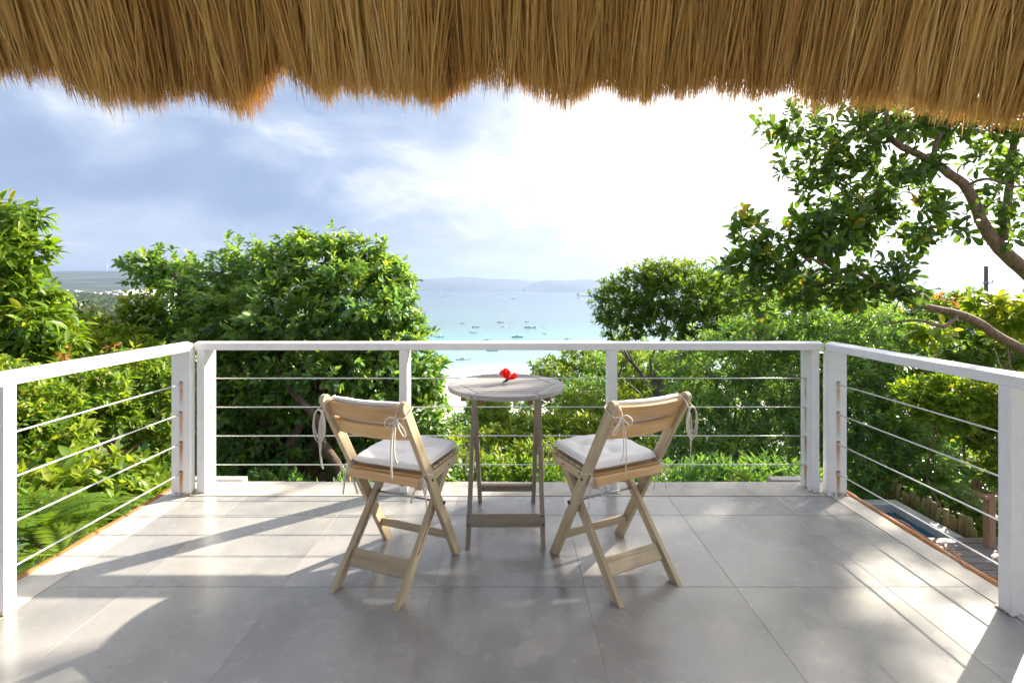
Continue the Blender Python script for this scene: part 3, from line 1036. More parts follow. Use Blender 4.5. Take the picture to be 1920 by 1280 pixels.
def make_cushions(chair_word, loc, rz, flip):
    sc = tag(empty('seat_cushion', loc, rz), 'off-white seat cushion tied onto the chair ' + chair_word, 'cushion', 'tied chair cushions')
    me, ring = pad_mesh('pad', 0.352, 0.330, 0.046, 0.17, 3 if flip > 0 else 8, ((-0.07, 0.06), (0.07, 0.06), (0.0, -0.06)))
    m = Matrix.Translation((0, 0.084, 0.483)) @ Matrix.Rotation(math.radians(1.7), 4, 'X')
    pad = link('pad', me, 'cushion_cloth', sc, m, smooth=True)
    tube('piping', ring + [ring[0]], 0.0028, 'cushion_cloth', pad, 5)
    pad.children[0].matrix_local = Matrix.Identity(4)
    b = on_long(0.452)
    for s in (-1, 1):
        x, y, z = s * 0.186, b.y, 0.452
        wrap = ring_pts((x, y, z), 0.0155, 0.031, -0.010)
        k0 = Vector((x - s * 0.004, y - 0.033, z - 0.004))
        st = [[(s * 0.168, y + 0.018, 0.475), (s * 0.170, y - 0.012, 0.468), k0],
              wrap,
              [k0, k0 + Vector((s * 0.020, -0.010, -0.022)), k0 + Vector((s * 0.016, -0.008, -0.062)), k0 + Vector((s * 0.003, -0.004, -0.045)), k0],
              [k0, k0 + Vector((-s * 0.026, -0.010, -0.016)), k0 + Vector((-s * 0.034, -0.006, -0.050)), k0 + Vector((-s * 0.012, -0.003, -0.040)), k0] if s * flip > 0 else [k0, k0 + Vector((s * 0.03, -0.008, -0.012)), k0 + Vector((s * 0.055, -0.010, -0.045))],
              [k0, k0 + Vector((s * 0.012, -0.012, -0.04)), k0 + Vector((s * 0.020, -0.010, -0.085)), k0 + Vector((s * 0.024, -0.012, -0.118))],
              [k0, k0 + Vector((-s * 0.020, -0.012, -0.03)), k0 + Vector((-s * 0.040, -0.014, -0.07)), k0 + Vector((-s * 0.050, -0.010, -0.105))]]
        cord('tie', sc, st)
        f0 = Vector((s * 0.172, 0.243, 0.474))
        cord('tie', sc, [[f0, f0 + Vector((s * 0.015, 0.016, 0.006)), f0 + Vector((s * 0.026, 0.030, -0.006)), f0 + Vector((s * 0.030, 0.034, -0.05)), f0 + Vector((s * 0.026, 0.033, -0.115)), f0 + Vector((s * 0.027, 0.033, -0.14))],
                         [f0, f0 + Vector((s * 0.012, 0.010, -0.012)), f0 + Vector((s * 0.014, 0.018, -0.06)), f0 + Vector((s * 0.010, 0.020, -0.09))]])
    # the pad on the front of the back slats; its hem folds over the top slat
    bc = tag(empty('back_cushion', loc, rz), 'off-white back pad tied to the chair ' + chair_word, 'cushion', 'tied chair cushions')
    mid = on_long(0.706)
    d = (LONG_T - LONG_F).normalized()
    nrm = Vector((0, d.z, -d.y))
    me, ring = pad_mesh('pad', 0.328, 0.176, 0.030, 0.18, 5, ())
    co = np.empty(len(me.vertices) * 3, dtype=np.float32)
    me.vertices.foreach_get('co', co)
    co = co.reshape(-1, 3)
    co[:, 2] -= 0.014 * (1 - (co[:, 0] / 0.175) ** 2)               # follows the bow of the slats
    over = np.clip((co[:, 1] - 0.058) / 0.03, 0, 1)
    co[:, 2] -= over * 0.022
    co[:, 1] -= over * 0.006 * (1 + 1.6 * np.sin(co[:, 0] * 46.0 + flip))
    me.vertices.foreach_set('co', co.ravel())
    M = basis((1, 0, 0), nrm, mid + nrm * 0.0215 - d * 0.011)
    link('pad', me, 'cushion_cloth', bc, M, smooth=True)
    t = on_long(0.748)
    for s in (-1, 1):
        x = s * 0.186
        c0 = Vector((x, t.y, 0.745))
        wrap = [c0 + Vector((-s * 0.024, 0.022, 0.034)), c0 + Vector((-s * 0.0215, 0.0, 0.028)), c0 + Vector((-s * 0.020, -0.030, 0.008)), c0 + Vector((-s * 0.017, -0.036, -0.010)), c0 + Vector((0, -0.036, -0.014)),
                c0 + Vector((s * 0.0155, -0.030, -0.012)), c0 + Vector((s * 0.0155, 0.024, 0.012)), c0 + Vector((-s * 0.010, 0.034, 0.016))]
        k0 = c0 + Vector((-s * 0.016, -0.039, -0.012))
        coil = s * flip < 0                                         # one corner carries a long coiled tie
        if coil:
            st = [wrap]
            for q in range(3):
                r1, r2 = 0.022 + 0.004 * q, 0.052 + 0.006 * q
                st.append([k0 + Vector((s * (0.012 + r1 * math.cos(a)) - 0.004 * q * s, -0.008 - 0.004 * q, -r2 + r2 * math.sin(a) + 0.004)) for a in np.linspace(math.pi / 2, math.pi * 2.5, 13)])
            st.append([k0, k0 + Vector((s * 0.004, -0.012, -0.06)), k0 + Vector((s * 0.006, -0.01, -0.13)), k0 + Vector((s * 0.001, -0.006, -0.205)), k0 + Vector((-s * 0.006, -0.004, -0.232))])
            st.append([k0, k0 + Vector((-s * 0.004, -0.010, -0.05)), k0 + Vector((s * 0.003, -0.008, -0.16))])
        else:
            st = [wrap,
                  [k0, k0 + Vector((-s * 0.018, -0.012, 0.004)), k0 + Vector((-s * 0.040, -0.012, -0.014)), k0 + Vector((-s * 0.036, -0.010, -0.034)), k0 + Vector((-s * 0.014, -0.006, -0.020)), k0],
                  [k0, k0 + Vector((s * 0.018, -0.012, -0.012)), k0 + Vector((s * 0.046, -0.014, -0.040)), k0 + Vector((s * 0.046, -0.012, -0.062)), k0 + Vector((s * 0.022, -0.008, -0.040)), k0],
                  [k0, k0 + Vector((-s * 0.006, -0.012, -0.05)), k0 + Vector((-s * 0.014, -0.010, -0.13)), k0 + Vector((-s * 0.012, -0.008, -0.225))],
                  [k0, k0 + Vector((s * 0.002, -0.012, -0.06)), k0 + Vector((-s * 0.002, -0.008, -0.13)), k0 + Vector((s * 0.010, -0.006, -0.165))]]
        cord('tie', bc, st)


CHAIR_A = ((-0.501, 2.049, 0.0), math.radians(-20.5))
CHAIR_B = ((0.452, 2.072, 0.0), math.radians(26.0))
make_chair('folding pale wood chair on the shrub side of the table, turned towards it', *CHAIR_A)
make_chair('folding pale wood chair on the pool side of the table, turned towards it', *CHAIR_B)
make_cushions('on the shrub side of the table', *CHAIR_A, 1)
make_cushions('on the pool side of the table', *CHAIR_B, -1)


# ------------------------------------------------------------------ round folding table
def clip_poly(poly, nx, ny, c):
    """Keep the part of a plan polygon where nx*x + ny*y <= c."""
    out = []
    for (x0, y0), (x1, y1) in zip(poly, poly[1:] + poly[:1]):
        a, b = nx * x0 + ny * y0 - c, nx * x1 + ny * y1 - c
        if a <= 0:
            out.append((x0, y0))
        if (a < 0 < b) or (b < 0 < a):
            t = a / (a - b)
            out.append((x0 + (x1 - x0) * t, y0 + (y1 - y0) * t))
    return out


def plate(name, poly, z0, z1, mat, parent, bevel=0.002, along=(1, 0, 0)):
    cx, cy_ = sum(p[0] for p in poly) / len(poly), sum(p[1] for p in poly) / len(poly)
    M = basis(along, (0, 0, 1), (cx, cy_, (z0 + z1) / 2))
    inv = M.inverted()
    n = len(poly)
    V = [inv @ Vector((x, y, z0)) for x, y in poly] + [inv @ Vector((x, y, z1)) for x, y in poly]
    Fc = [tuple(reversed(range(n))), tuple(range(n, 2 * n))] + [(i, (i + 1) % n, n + (i + 1) % n, n + i) for i in range(n)]
    return link(name, mesh(name, V, Fc), mat, parent, M, bevel=bevel)


def make_table():
    t = tag(empty('round_table', (-0.030, 2.455, 0.0)), 'small round weathered grey wood table between the two chairs', 'table')
    R, zt, th = 0.300, 0.720, 0.024
    hexa = [(0.262 * math.cos(a), 0.262 * math.sin(a)) for a in np.radians([0, 60, 120, 180, 240, 300])]
    hexa = [(-0.252, 0.0), (-0.135, -0.218), (0.135, -0.218), (0.252, 0.0), (0.135, 0.218), (-0.135, 0.218)]
    for i in range(6):                       # six rim pieces: the circle outside the hexagon
        (x0, y0), (x1, y1) = hexa[i], hexa[(i + 1) % 6]
        a0, a1 = math.atan2(y0, x0), math.atan2(y1, x1)
        while a1 < a0:
            a1 += 2 * math.pi
        g = 0.0022
        arc = [(R * math.cos(a), R * math.sin(a)) for a in np.linspace(a0 + g / R * 0.6, a1 - g / R * 0.6, 14)]
        poly = [(x0 + (x1 - x0) * 0.006, y0 + (y1 - y0) * 0.006)] + arc + [(x1 - (x1 - x0) * 0.006, y1 - (y1 - y0) * 0.006)]
        plate('rim_board', poly, zt - th, zt, 'wood_table', t, 0.006, (x1 - x0, y1 - y0, 0))
    n = 9
    h = 0.436 / n
    for i in range(n):
        y0, y1 = -0.218 + i * h + 0.0028, -0.218 + (i + 1) * h - 0.0028
        poly = [(-0.4, y0), (0.4, y0), (0.4, y1), (-0.4, y1)]
        for k in range(6):
            (xa, ya), (xb, yb) = hexa[k], hexa[(k + 1) % 6]
            nx, ny = yb - ya, -(xb - xa)
            l = math.hypot(nx, ny)
            nx, ny = nx / l, ny / l
            poly = clip_poly(poly, nx, ny, nx * xa + ny * ya - 0.003)
        if len(poly) >= 3:
            plate('top_slat', poly, zt - 0.018, zt - 0.0015, 'wood_table', t, 0.0018)
    for xx, hl in ((-0.205, 0.17), (-0.118, 0.235), (0.118, 0.235), (0.205, 0.17)):
        board('batten', (xx, -hl, zt - th - 0.0145), (xx, hl, zt - th - 0.0145), 0.026, 0.027, (0, 0, 1), 'wood_dark', t)
    zl = zt - th - 0.004
    for s in (-1, 1):
        leg_mesh('leg', s * 0.176, Vector((0, -0.240, 0)), Vector((0, 0.170, zl)), 0.034, 0.022, False, 'wood_table_leg', t)
        leg_mesh('leg', s * 0.151, Vector((0, 0.240, 0)), Vector((0, -0.170, zl)), 0.034, 0.022, False, 'wood_table_leg', t)
    k = (0.240 + 0.170) / zl
    zq = 0.108
    board('stretcher', (-0.188, -0.240 + k * zq - 0.022, zq), (0.188, -0.240 + k * zq - 0.022, zq), 0.058, 0.018, (0, -1, 0.5), 'wood_table_leg', t)
    board('stretcher', (-0.140, 0.240 - k * zq, zq), (0.140, 0.240 - k * zq, zq), 0.046, 0.018, (0, -1, -0.5), 'wood_table_leg', t)
    for s in (-1, 1):
        for dz in (-0.016, 0.016):
            p = Vector((s * 0.176, -0.240 + k * (zq + dz) - 0.030, zq + dz + 0.004))
            tube('bolt', [p, p + Vector((0, -0.0035, 0.0015))], 0.005, 'bolt_dark', t, 8)
        p = Vector((s * 0.164, 0, zl * 0.585))
        tube('pivot', [p + Vector((-0.026, 0, 0)), p + Vector((0.026, 0, 0))], 0.004, 'steel_rod', t, 8)
    return t


make_table()


def hibiscus():
    base = P(950.0, 720.0, 2.466)
    f = tag(empty('hibiscus_flower', (base.x, base.y, 0.7205)), 'red hibiscus blossom lying on the round table', 'flower')
    throat = Vector((0.004, 0.0, 0.016))
    up = Vector((-0.18, 0.0, 1.0)).normalized()
    low = Vector((0.93, -0.15, 0.22)).normalized()
    fan = [(up, Vector((0, -1, 0.1)), 0.066, 0.024), (Vector((-0.02, -0.22, 1)).normalized(), Vector((0.3, -1, 0)), 0.062, 0.020), (Vector((-0.42, 0.15, 0.9)).normalized(), Vector((-0.6, -1, 0)), 0.060, 0.019),
           (low, Vector((0, -0.6, 1)), 0.060, 0.023), (Vector((0.9, 0.30, 0.30)).normalized(), Vector((-0.1, -0.4, 1)), 0.056, 0.021)]
    for q, (d, nrm, L, W) in enumerate(fan):
        s = d.cross(nrm).normalized()
        nn = s.cross(d).normalized()
        V, Fc, nu, nv = [], [], 10, 8
        for i in range(nu + 1):
            u = i / nu
            w = W * (math.sin(min(u * 1.25 + 0.08, 1.0) * math.pi / 2) ** 1.2) * (1.0 if u < 0.85 else 1.0 - 1.6 * (u - 0.85))
            for j in range(nv + 1):
                v = -1 + 2 * j / nv
                ruf = 0.0045 * u * u * math.sin(v * 7.5 + q * 1.9) + 0.003 * u * math.sin(v * 13 + q)
                cup = 0.012 * v * v * u + 0.010 * u * u
                V.append(throat + d * (L * u * (1 - 0.10 * v * v)) + s * (w * v * 0.72) + nn * (ruf + cup))
        for i in range(nu):
            for j in range(nv):
                a = i * (nv + 1) + j
                Fc.append((a, a + 1, a + nv + 2, a + nv + 1))
        zmin = min(v.z for v in V)
        if zmin < 0.001:
            V = [Vector((v.x, v.y, max(v.z, 0.001))) for v in V]
        link('petal', mesh('petal', V, Fc), 'petal_red', f, smooth=True)
    tube('calyx', [(-0.022, 0.0, 0.0045), (-0.010, 0.0, 0.009), (0.002, 0, 0.015), (0.008, 0, 0.020)], [0.002, 0.0065, 0.0075, 0.004], 'calyx_green', f, 8)


hibiscus()


# ------------------------------------------------------------------ pool, timber walk, log edging below the terrace
ZP = -3.0
PX0, PX1, PY0, PY1 = 4.4, 7.46, 8.02, 9.22
pool = tag(empty('swimming_pool', (PX0, PY0, ZP)), 'small blue pool with pale stone coping below the terrace', 'pool')
T0 = Vector((PX0, PY0, ZP))
box('water', Vector((PX0, PY0, ZP - 0.5)) - T0, Vector((PX1, PY1, ZP - 0.14)) - T0, 'pool_water', pool, 0)
box('coping', Vector((PX0 - 0.3, PY1 + 0.002, ZP - 0.5)) - T0, Vector((PX1 + 0.19, PY1 + 0.22, ZP + 0.02)) - T0, 'pool_stone', pool, 0.012)
box('coping', Vector((PX1 + 0.002, PY0 - 0.02, ZP - 0.5)) - T0, Vector((PX1 + 0.19, PY1, ZP + 0.02)) - T0, 'pool_stone', pool, 0.012)
walk = tag(empty('timber_walk', (6.0, 7.0, ZP)), 'weathered timber plank walk at the near end of the pool', 'decking', kind='structure')
for i in range(11):
    y1 = PY0 - 0.03 - i * 0.185
    o = board('plank', (4.2 - 6.0, y1 - 0.085 - 7.0, 0.0 + random.uniform(-0.004, 0.004)), (9.6 - 6.0, y1 - 0.085 - 7.0, random.uniform(-0.004, 0.004)), 0.168, 0.035, (0, 0, 1), 'wood_deck', walk)
for xx in (4.6, 6.6, 8.6):
    box('joist', (xx - 6.0, 5.9 - 7.0, -0.16), (xx - 6.0 + 0.08, PY0 - 0.03 - 7.0, -0.0205), 'wood_deck', walk, 0)
rl = tag(empty('wooden_railing', (7.79, 7.72, ZP)), 'low brown wooden railing with steel cables beside the timber walk', 'railing')
for xx in (0.0, 1.5, 3.0):
    board('post', (xx, 0, 0.019), (xx, 0, 0.80), 0.11, 0.11, (1, 0, 0), 'wood_rail', rl, 0.005)
board('handrail', (-0.14, 0, 0.822), (3.2, 0, 0.822), 0.16, 0.042, (0, 0, 1), 'wood_rail', rl, 0.005)
for z in (0.16, 0.32, 0.48, 0.64):
    tube('cable', [(0.05, 0, z), (2.95, 0, z)], 0.005, 'steel_cable', rl, 6)
edge = tag(empty('log_edging', (PX1 + 0.36, PY0, ZP)), 'row of short upright logs edging the planting behind the pool', 'log edging')
for i in range(20):
    r = random.uniform(0.032, 0.050)
    yy = -0.02 + i * 0.112 + random.uniform(-0.03, 0.03)
    h = random.uniform(0.16, 0.34)
    tube('log', [(random.uniform(-0.02, 0.02), yy, -0.3), (random.uniform(-0.02, 0.02), yy, h * 0.5), (random.uniform(-0.03, 0.03), yy, h)], [r * 1.05, r, r * 0.93], 'bamboo', edge, 9)


# ------------------------------------------------------------------ things further off
def utility_pole():
    b = P(1849, 640, 21.0)
    g = float(land_z(b.x, b.y))
    p = tag(empty('utility_pole', (b.x, b.y, g)), 'brown pole rising above the trees beside the spreading tree', 'pole')
    top = P(1849, 499, 21.0).z - g
    tube('shaft', [(0, 0, -0.3), (0, 0, top * 0.6), (0, 0, top)], [0.10, 0.085, 0.075], 'pole_brown', p, 10)
    tube('clamp', [(0, 0, top - 0.78), (0, 0, top - 0.70)], 0.115, 'steel_rod', p, 10)
    tube('insulator', [(0.10, -0.08, top - 0.74), (0.16, -0.12, top - 0.74), (0.16, -0.12, top - 0.62)], [0.025, 0.03, 0.03], 'boat_white', p, 7)


utility_pole()


def make_boat(length, hull_mat, canopy_mat, mast, outriggers=True, cabin=True):
    """An outrigger boat lying along x; the water line is z = 0."""
    r = empty('outrigger_boat')
    V, Fc, ns = [], [], 13
    for i in range(ns):
        t = -1 + 2 * i / (ns - 1)
        hb = 0.075 * length * (1 - abs(t) ** 2.6) + 0.004 * length
        sheer = 0.062 + 0.055 * t * t * (1.25 if t > 0 else 0.8)
        x = t * length / 2
        for yy, zz in ((0.0, -0.03), (0.75, -0.012), (1.0, sheer), (0.86, sheer), (0.0, sheer * 0.8)):
            V.append((x, yy * hb, zz * length))
        for yy, zz in ((0.86, sheer), (1.0, sheer), (0.75, -0.012)):
            V.append((x, -yy * hb, zz * length))
    m = 8
    for i in range(ns - 1):
        for j in range(m):
            Fc.append((i * m + j, (i + 1) * m + j, (i + 1) * m + (j + 1) % m, i * m + (j + 1) % m))
    Fc += [tuple(range(m)), tuple((ns - 1) * m + j for j in reversed(range(m)))]
    link('hull', mesh('hull', V, Fc), hull_mat, r)
    L = length
    if cabin:
        box('canopy', (-0.26 * L, -0.075 * L, 0.150 * L), (0.16 * L, 0.075 * L, 0.165 * L), canopy_mat, r, 0.01 * L)
        box('cabin', (-0.22 * L, -0.052 * L, 0.055 * L), (0.06 * L, 0.052 * L, 0.1495 * L), 'boat_white', r, 0.006 * L)
        for xx in (-0.18, -0.10, -0.02):
            box('window', (xx * L, -0.0545 * L, 0.10 * L), (xx * L + 0.05 * L, -0.0525 * L, 0.13 * L), 'window_glass', r, 0)
    if outriggers:
        for s in (-1, 1):
            pts = [(t * 0.42 * L, s * 0.30 * L, (0.004 + 0.05 * max(0, abs(t) - 0.7)) * L) for t in np.linspace(-1, 1, 9)]
            tube('outrigger', pts, 0.012 * L, 'boat_white', r, 6)
        for xx in (-0.22, 0.0, 0.22):
            pts = [(xx * L, t * 0.30 * L, (0.075 * (1 - t * t) + 0.008) * L) for t in np.linspace(-1, 1, 9)]
            tube('crossbeam', pts, 0.007 * L, 'boat_white', r, 5)
    if mast:
        tube('mast', [(0.12 * L, 0, 0.05 * L), (0.12 * L, 0, mast * L)], [0.010 * L, 0.005 * L], 'boat_white', r, 6)
    return r


BOATS = [  # px, py, width px, hull, canopy, mast, heading, label
    (970, 632.5, 21, 'boat_blue', 'boat_blue', 0.22, 6, 'dark blue boat nearest the railing above the flower'),
    (994, 614.5, 21, 'boat_teal', 'boat_white', 0.25, -8, 'large teal outrigger boat farther out than the dark blue boat'),
    (892.5, 613.5, 14, 'boat_dark', 'boat_white', 0.0, 20, 'white topped boat with a dark hull, above another white boat'),
    (887, 623.5, 15, 'boat_white', 'boat_canopy', 0.0, -14, 'white outrigger boat just below the dark hulled white topped boat'),
    (867.5, 606.5, 9, 'boat_dark', 'boat_dark', 0.0, 5, 'small dark boat alone, closest to the vine covered tree'),
    (938, 604.5, 12, 'boat_dark', 'boat_white', 0.0, -25, 'small boat with dark hull and white top, upper one of a close pair'),
    (945.5, 612.5, 10, 'boat_white', 'boat_white', 0.0, 30, 'small all white boat, lower one of a close pair'),
    (988, 603.5, 9, 'boat_dark', 'boat_canopy', 0.0, 10, 'small dark boat right above the large teal boat'),
    (1016.5, 614, 5, 'boat_white', 'boat_white', 0.0, 0, 'tiny white boat beside the large teal boat'),
    (1024, 625.5, 13, 'boat_white', 'boat_canopy', 0.0, 24, 'white boat between the teal boat and the flat topped tree'),
    (1064, 635.5, 13, 'boat_white', 'boat_white', 0.12, -20, 'white boat just above the rail closest to the flat topped tree'),
    (914, 637, 15, 'boat_white', 'boat_white', 0.0, 12, 'white boat half hidden by the top rail'),
    (810, 630, 12, 'boat_white', 'boat_canopy', 0.0, -10, 'low white boat beside the masted boat at the tree edge'),
    (824, 632, 16, 'boat_teal', 'boat_white', 0.62, 8, 'pale boat with a tall mast near the tree edge'),
    (869, 674.5, 28, 'boat_white', 'boat_canopy', 0.50, 10, 'white outrigger boat in the shallows seen under the top rail'),
    (923, 658, 21, 'boat_teal', 'boat_teal', 0.0, -5, 'pale teal boat just under the top rail behind the table'),
    (1082, 660.5, 22, 'boat_teal', 'boat_teal', 0.0, 4, 'teal boat just under the top rail above the sunny treetops'),
    (961.5, 560.5, 8, 'boat_dark', 'boat_dark', 0.0, 3, 'lone dark boat far out near the horizon'),
    (814, 556.5, 5, 'boat_white', 'boat_white', 0.0, 9, 'far white boat, the one nearest the vine covered tree'),
    (826, 550.5, 6, 'boat_white', 'boat_white', 0.0, -9, 'far white boat, the topmost of the distant cluster'),
    (826.5, 556.8, 6, 'boat_white', 'boat_white', 0.0, 14, 'far white boat, the middle one low in the distant cluster'),
    (834.5, 557.2, 5, 'boat_white', 'boat_white', 0.0, -18, 'far white boat, the distant cluster member nearest the lone dark boat'),
]
for px, py, w, hm, cm, mast, hd, lab in BOATS:
    depth = F_PX * 60.0 / (py - HY)
    L = w / F_PX * depth / max(0.75, math.cos(math.radians(hd)))
    b = make_boat(L, hm, cm, mast, outriggers=w >= 9, cabin=True)
    b.location = ((px - CX) / F_PX * depth, depth, SEA_Z + 0.02)
    b.rotation_euler = (0, 0, math.radians(hd + (180 if (px * 7) % 2 > 1 else 0)))
    tag(b, lab, 'boat', 'boats moored in the bay')


def house(px, py, depth, w, h, d, roof_mat, label, rz=0.0, group='white buildings of the far town'):
    p = P(px, py, depth)
    g = float(land_z(p.x, p.y))
    o = empty('house', (p.x, p.y, g), rz)
    top = max(h, p.z - g)
    box('wall', (-w / 2, -d / 2, -2.0), (w / 2, d / 2, top), 'house_white', o, 0)
    V = [(-w / 2 - .4, -d / 2 - .4, top + .01), (w / 2 + .4, -d / 2 - .4, top + .01), (w / 2 + .4, d / 2 + .4, top + .01), (-w / 2 - .4, d / 2 + .4, top + .01), (-w / 2 - .4, 0, top + h * .35), (w / 2 + .4, 0, top + h * .35)]
    link('roof', mesh('roof', V, [(0, 1, 5, 4), (2, 3, 4, 5), (0, 4, 3), (1, 2, 5), (3, 2, 1, 0)]), roof_mat, o)
    return tag(o, label, 'house', group)


far_rng = random.Random(3)
for i in range(26):
    px, dist = far_rng.uniform(118, 282), far_rng.uniform(1900, 3600)
    p = P(px, 545, dist)
    g = float(land_z(p.x, p.y))
    py = HY + (EYE - g - far_rng.uniform(8, 14)) / dist * F_PX
    house(px, py, dist, far_rng.uniform(8, 26), far_rng.uniform(5, 8), far_rng.uniform(10, 16), far_rng.choice(('house_white', 'house_white', 'house_roof_grey', 'house_roof_red')),
          'tiny pale building of the distant town in the valley', far_rng.uniform(-0.5, 0.5))
o = house(288, 553, 120.0, 9.0, 4.0, 8.0, 'house_white', 'white building glimpsed between the leaves of the vine covered tree', 0.3, None)


def turbine(px, py, depth, lab, a0):
    p = P(px, py, depth)
    g = float(land_z(p.x, p.y))
    o = tag(empty('wind_turbine', (p.x, p.y, g)), lab, 'wind turbine', 'wind turbines on the far hills')
    H = max(70.0, p.z - g)
    tube('tower', [(0, 0, -5), (0, 0, H)], [3.0, 1.8], 'turbine_white', o, 8)
    box('nacelle', (-2, -4, H - 1), (2, 5, H + 3), 'turbine_white', o, 0)
    for k in range(3):
        a = a0 + k * 2 * math.pi / 3
        tube('blade', [(0, -4.5, H + 1), (12 * math.sin(a), -5, H + 1 + 12 * math.cos(a)), (38 * math.sin(a), -5, H + 1 + 38 * math.cos(a))], [1.2, 2.0, 0.4], 'turbine_white', o, 5)


turbine(201, 497, 7200, 'tiny white wind turbine farther from the vine covered tree', 0.2)
turbine(221, 499, 7300, 'tiny white wind turbine nearer the vine covered tree', 0.9)

# ------------------------------------------------------------------ vegetation
def templ(kind):
    """Leaf outlines: rows of (along, across, lift); faces as quads."""
    if kind == 'blade':          # narrow folded leaf, two quads
        v = [(0, 0, 0), (0.30, -0.42, 0.07), (0.68, -0.36, 0.02), (1.0, 0, -0.12), (0.68, 0.36, 0.02), (0.30, 0.42, 0.07)]
        f = [(0, 3, 2, 1), (0, 5, 4, 3)]
    elif kind == 'tri':          # cheapest: a folded diamond
        v = [(0, 0, 0), (0.48, -0.5, 0.10), (1.0, 0, -0.08), (0.48, 0.5, 0.10)]
        f = [(0, 3, 2, 1)]
    else:                        # 'broad': a curved leaf with a midrib, six quads
        if kind == 'broad':
            st = [(0.0, 0.03, 0.0), (0.22, 0.20, 0.03), (0.48, 0.42, 0.04), (0.72, 0.50, 0.01), (0.90, 0.36, -0.05), (1.0, 0.05, -0.10)]
        else:
            st = [(0.0, 0.05, 0.0), (0.22, 0.38, 0.035), (0.48, 0.50, 0.03), (0.76, 0.33, -0.03), (1.0, 0.02, -0.14)]
        v, f = [], []
        for a, w, l in st:
            v += [(a, -w, l + 0.10 * w), (a, 0, l), (a, w, l + 0.10 * w)]
        for i in range(len(st) - 1):
            f += [(3 * i, 3 * i + 1, 3 * i + 4, 3 * i + 3), (3 * i + 1, 3 * i + 2, 3 * i + 5, 3 * i + 4)]
    return np.array(v, float), np.array(f, np.int32)


def unit(a):
    return a / np.maximum(np.linalg.norm(a, axis=1), 1e-9)[:, None]


def lobe(px, py, depth, rx, ry, rz=None):
    """A mass of foliage seen at (px, py), rx by ry photo pixels, at that depth."""
    s = depth / F_PX
    c = P(px, py, depth)
    return (np.array(c), np.array((rx * s, (rz if rz is not None else 0.8 * (rx + ry) / 2) * s, ry * s)))


def wlobe(x, y, z, rx, ry, rz, weight=1.0):
    return (np.array((x, y, z), float), np.array((rx, ry, rz), float), weight)


def crown_points(lobes, n, r, inner=0.12, lump=0.22, keep=0.60):
    """Points on the lumpy skins of the foliage masses (and some inside), with outward normals."""
    C, R = np.array([l[0] for l in lobes]), np.array([l[1] for l in lobes])
    w = (R[:, 0] * R[:, 1] + R[:, 1] * R[:, 2] + R[:, 0] * R[:, 2]) * np.array([l[2] if len(l) > 2 else 1.0 for l in lobes])
    pts, nrm = [], []
    got = 0
    while got < n:
        m = int((n - got) * 1.6) + 50
        i = r.choice(len(C), m, p=w / w.sum())
        d = unit(r.normal(size=(m, 3)))
        f = 1 + lump * (np.sin(d[:, 0] * 5.1 + i * 1.7) * np.sin(d[:, 1] * 4.3 + i * 2.9) + np.sin(d[:, 2] * 6.2 + i * 0.7) * 0.6)
        rad = np.where(r.random(m) < inner, r.uniform(0.35, 0.85, m), r.uniform(0.82, 1.06, m)) * f
        rad = np.where(r.random(m) < 0.07, rad * r.uniform(1.06, 1.32, m), rad)          # shoots that stand out of the mass
        p = C[i] + d * R[i] * rad[:, None]
        q = np.linalg.norm((p[:, None, :] - C[None]) / R[None], axis=2)
        q[np.arange(m), i] = 9
        ok = q.min(axis=1) > keep
        pts.append(p[ok]); nrm.append(unit(d[ok] / R[i][ok]))
        got += ok.sum()
    return np.concatenate(pts)[:n], np.concatenate(nrm)[:n]


def rosettes(c, nrm, r, per, twig, lean, droop, spread=(0.7, 1.35)):
    """Sprays of leaves round the points c: positions, leaf directions and leaf normals."""
    n = len(c)
    up = np.array((0, 0, 1.0))
    axis = unit(nrm * 0.75 + up * lean + r.normal(0, 0.35, (n, 3)))
    a1 = unit(np.cross(axis, unit(r.normal(size=(n, 3)))))
    a2 = np.cross(axis, a1)
    k = np.tile(np.arange(per), n)
    i = np.repeat(np.arange(n), per)
    t = (k + r.random(len(k))) / per
    az = k * 2.39996 + r.uniform(0, 6.28, n)[i] + r.normal(0, 0.3, len(k))
    al = r.uniform(*spread, len(k)) * (1.05 - 0.45 * t)
    rad = a1[i] * np.cos(az)[:, None] + a2[i] * np.sin(az)[:, None]
    d = axis[i] * np.cos(al)[:, None] + rad * np.sin(al)[:, None]
    d[:, 2] -= droop * (0.5 + r.random(len(k)))
    d = unit(d)
    p = c[i] + axis[i] * (twig * (t - 0.5))[:, None] + r.normal(0, twig * 0.10, (len(k), 3))
    nn = axis[i] * 0.7 + up * 0.8 + r.normal(0, 0.35, (len(k), 3))
    nn = unit(nn - d * (nn * d).sum(1)[:, None])
    return p, d, nn, i


def leaf_verts(p, d, nn, L, W, T):
    s = np.cross(d, nn)
    return (p[:, None, :] + d[:, None, :] * (T[None, :, 0] * L[:, None])[..., None] + s[:, None, :] * (T[None, :, 1] * W[:, None])[..., None]
            + nn[:, None, :] * (T[None, :, 2] * L[:, None])[..., None])


def leaf_mesh(name, p, d, nn, L, W, tint, kind):
    T, Fc = templ(kind)
    V = leaf_verts(p, d, nn, L, W, T)
    n, k = V.shape[:2]
    Fq = (np.arange(n) * k)[:, None, None] + Fc[None]
    return mesh_np(name, V.reshape(-1, 3), Fq.reshape(-1, 4), np.repeat(tint, k))


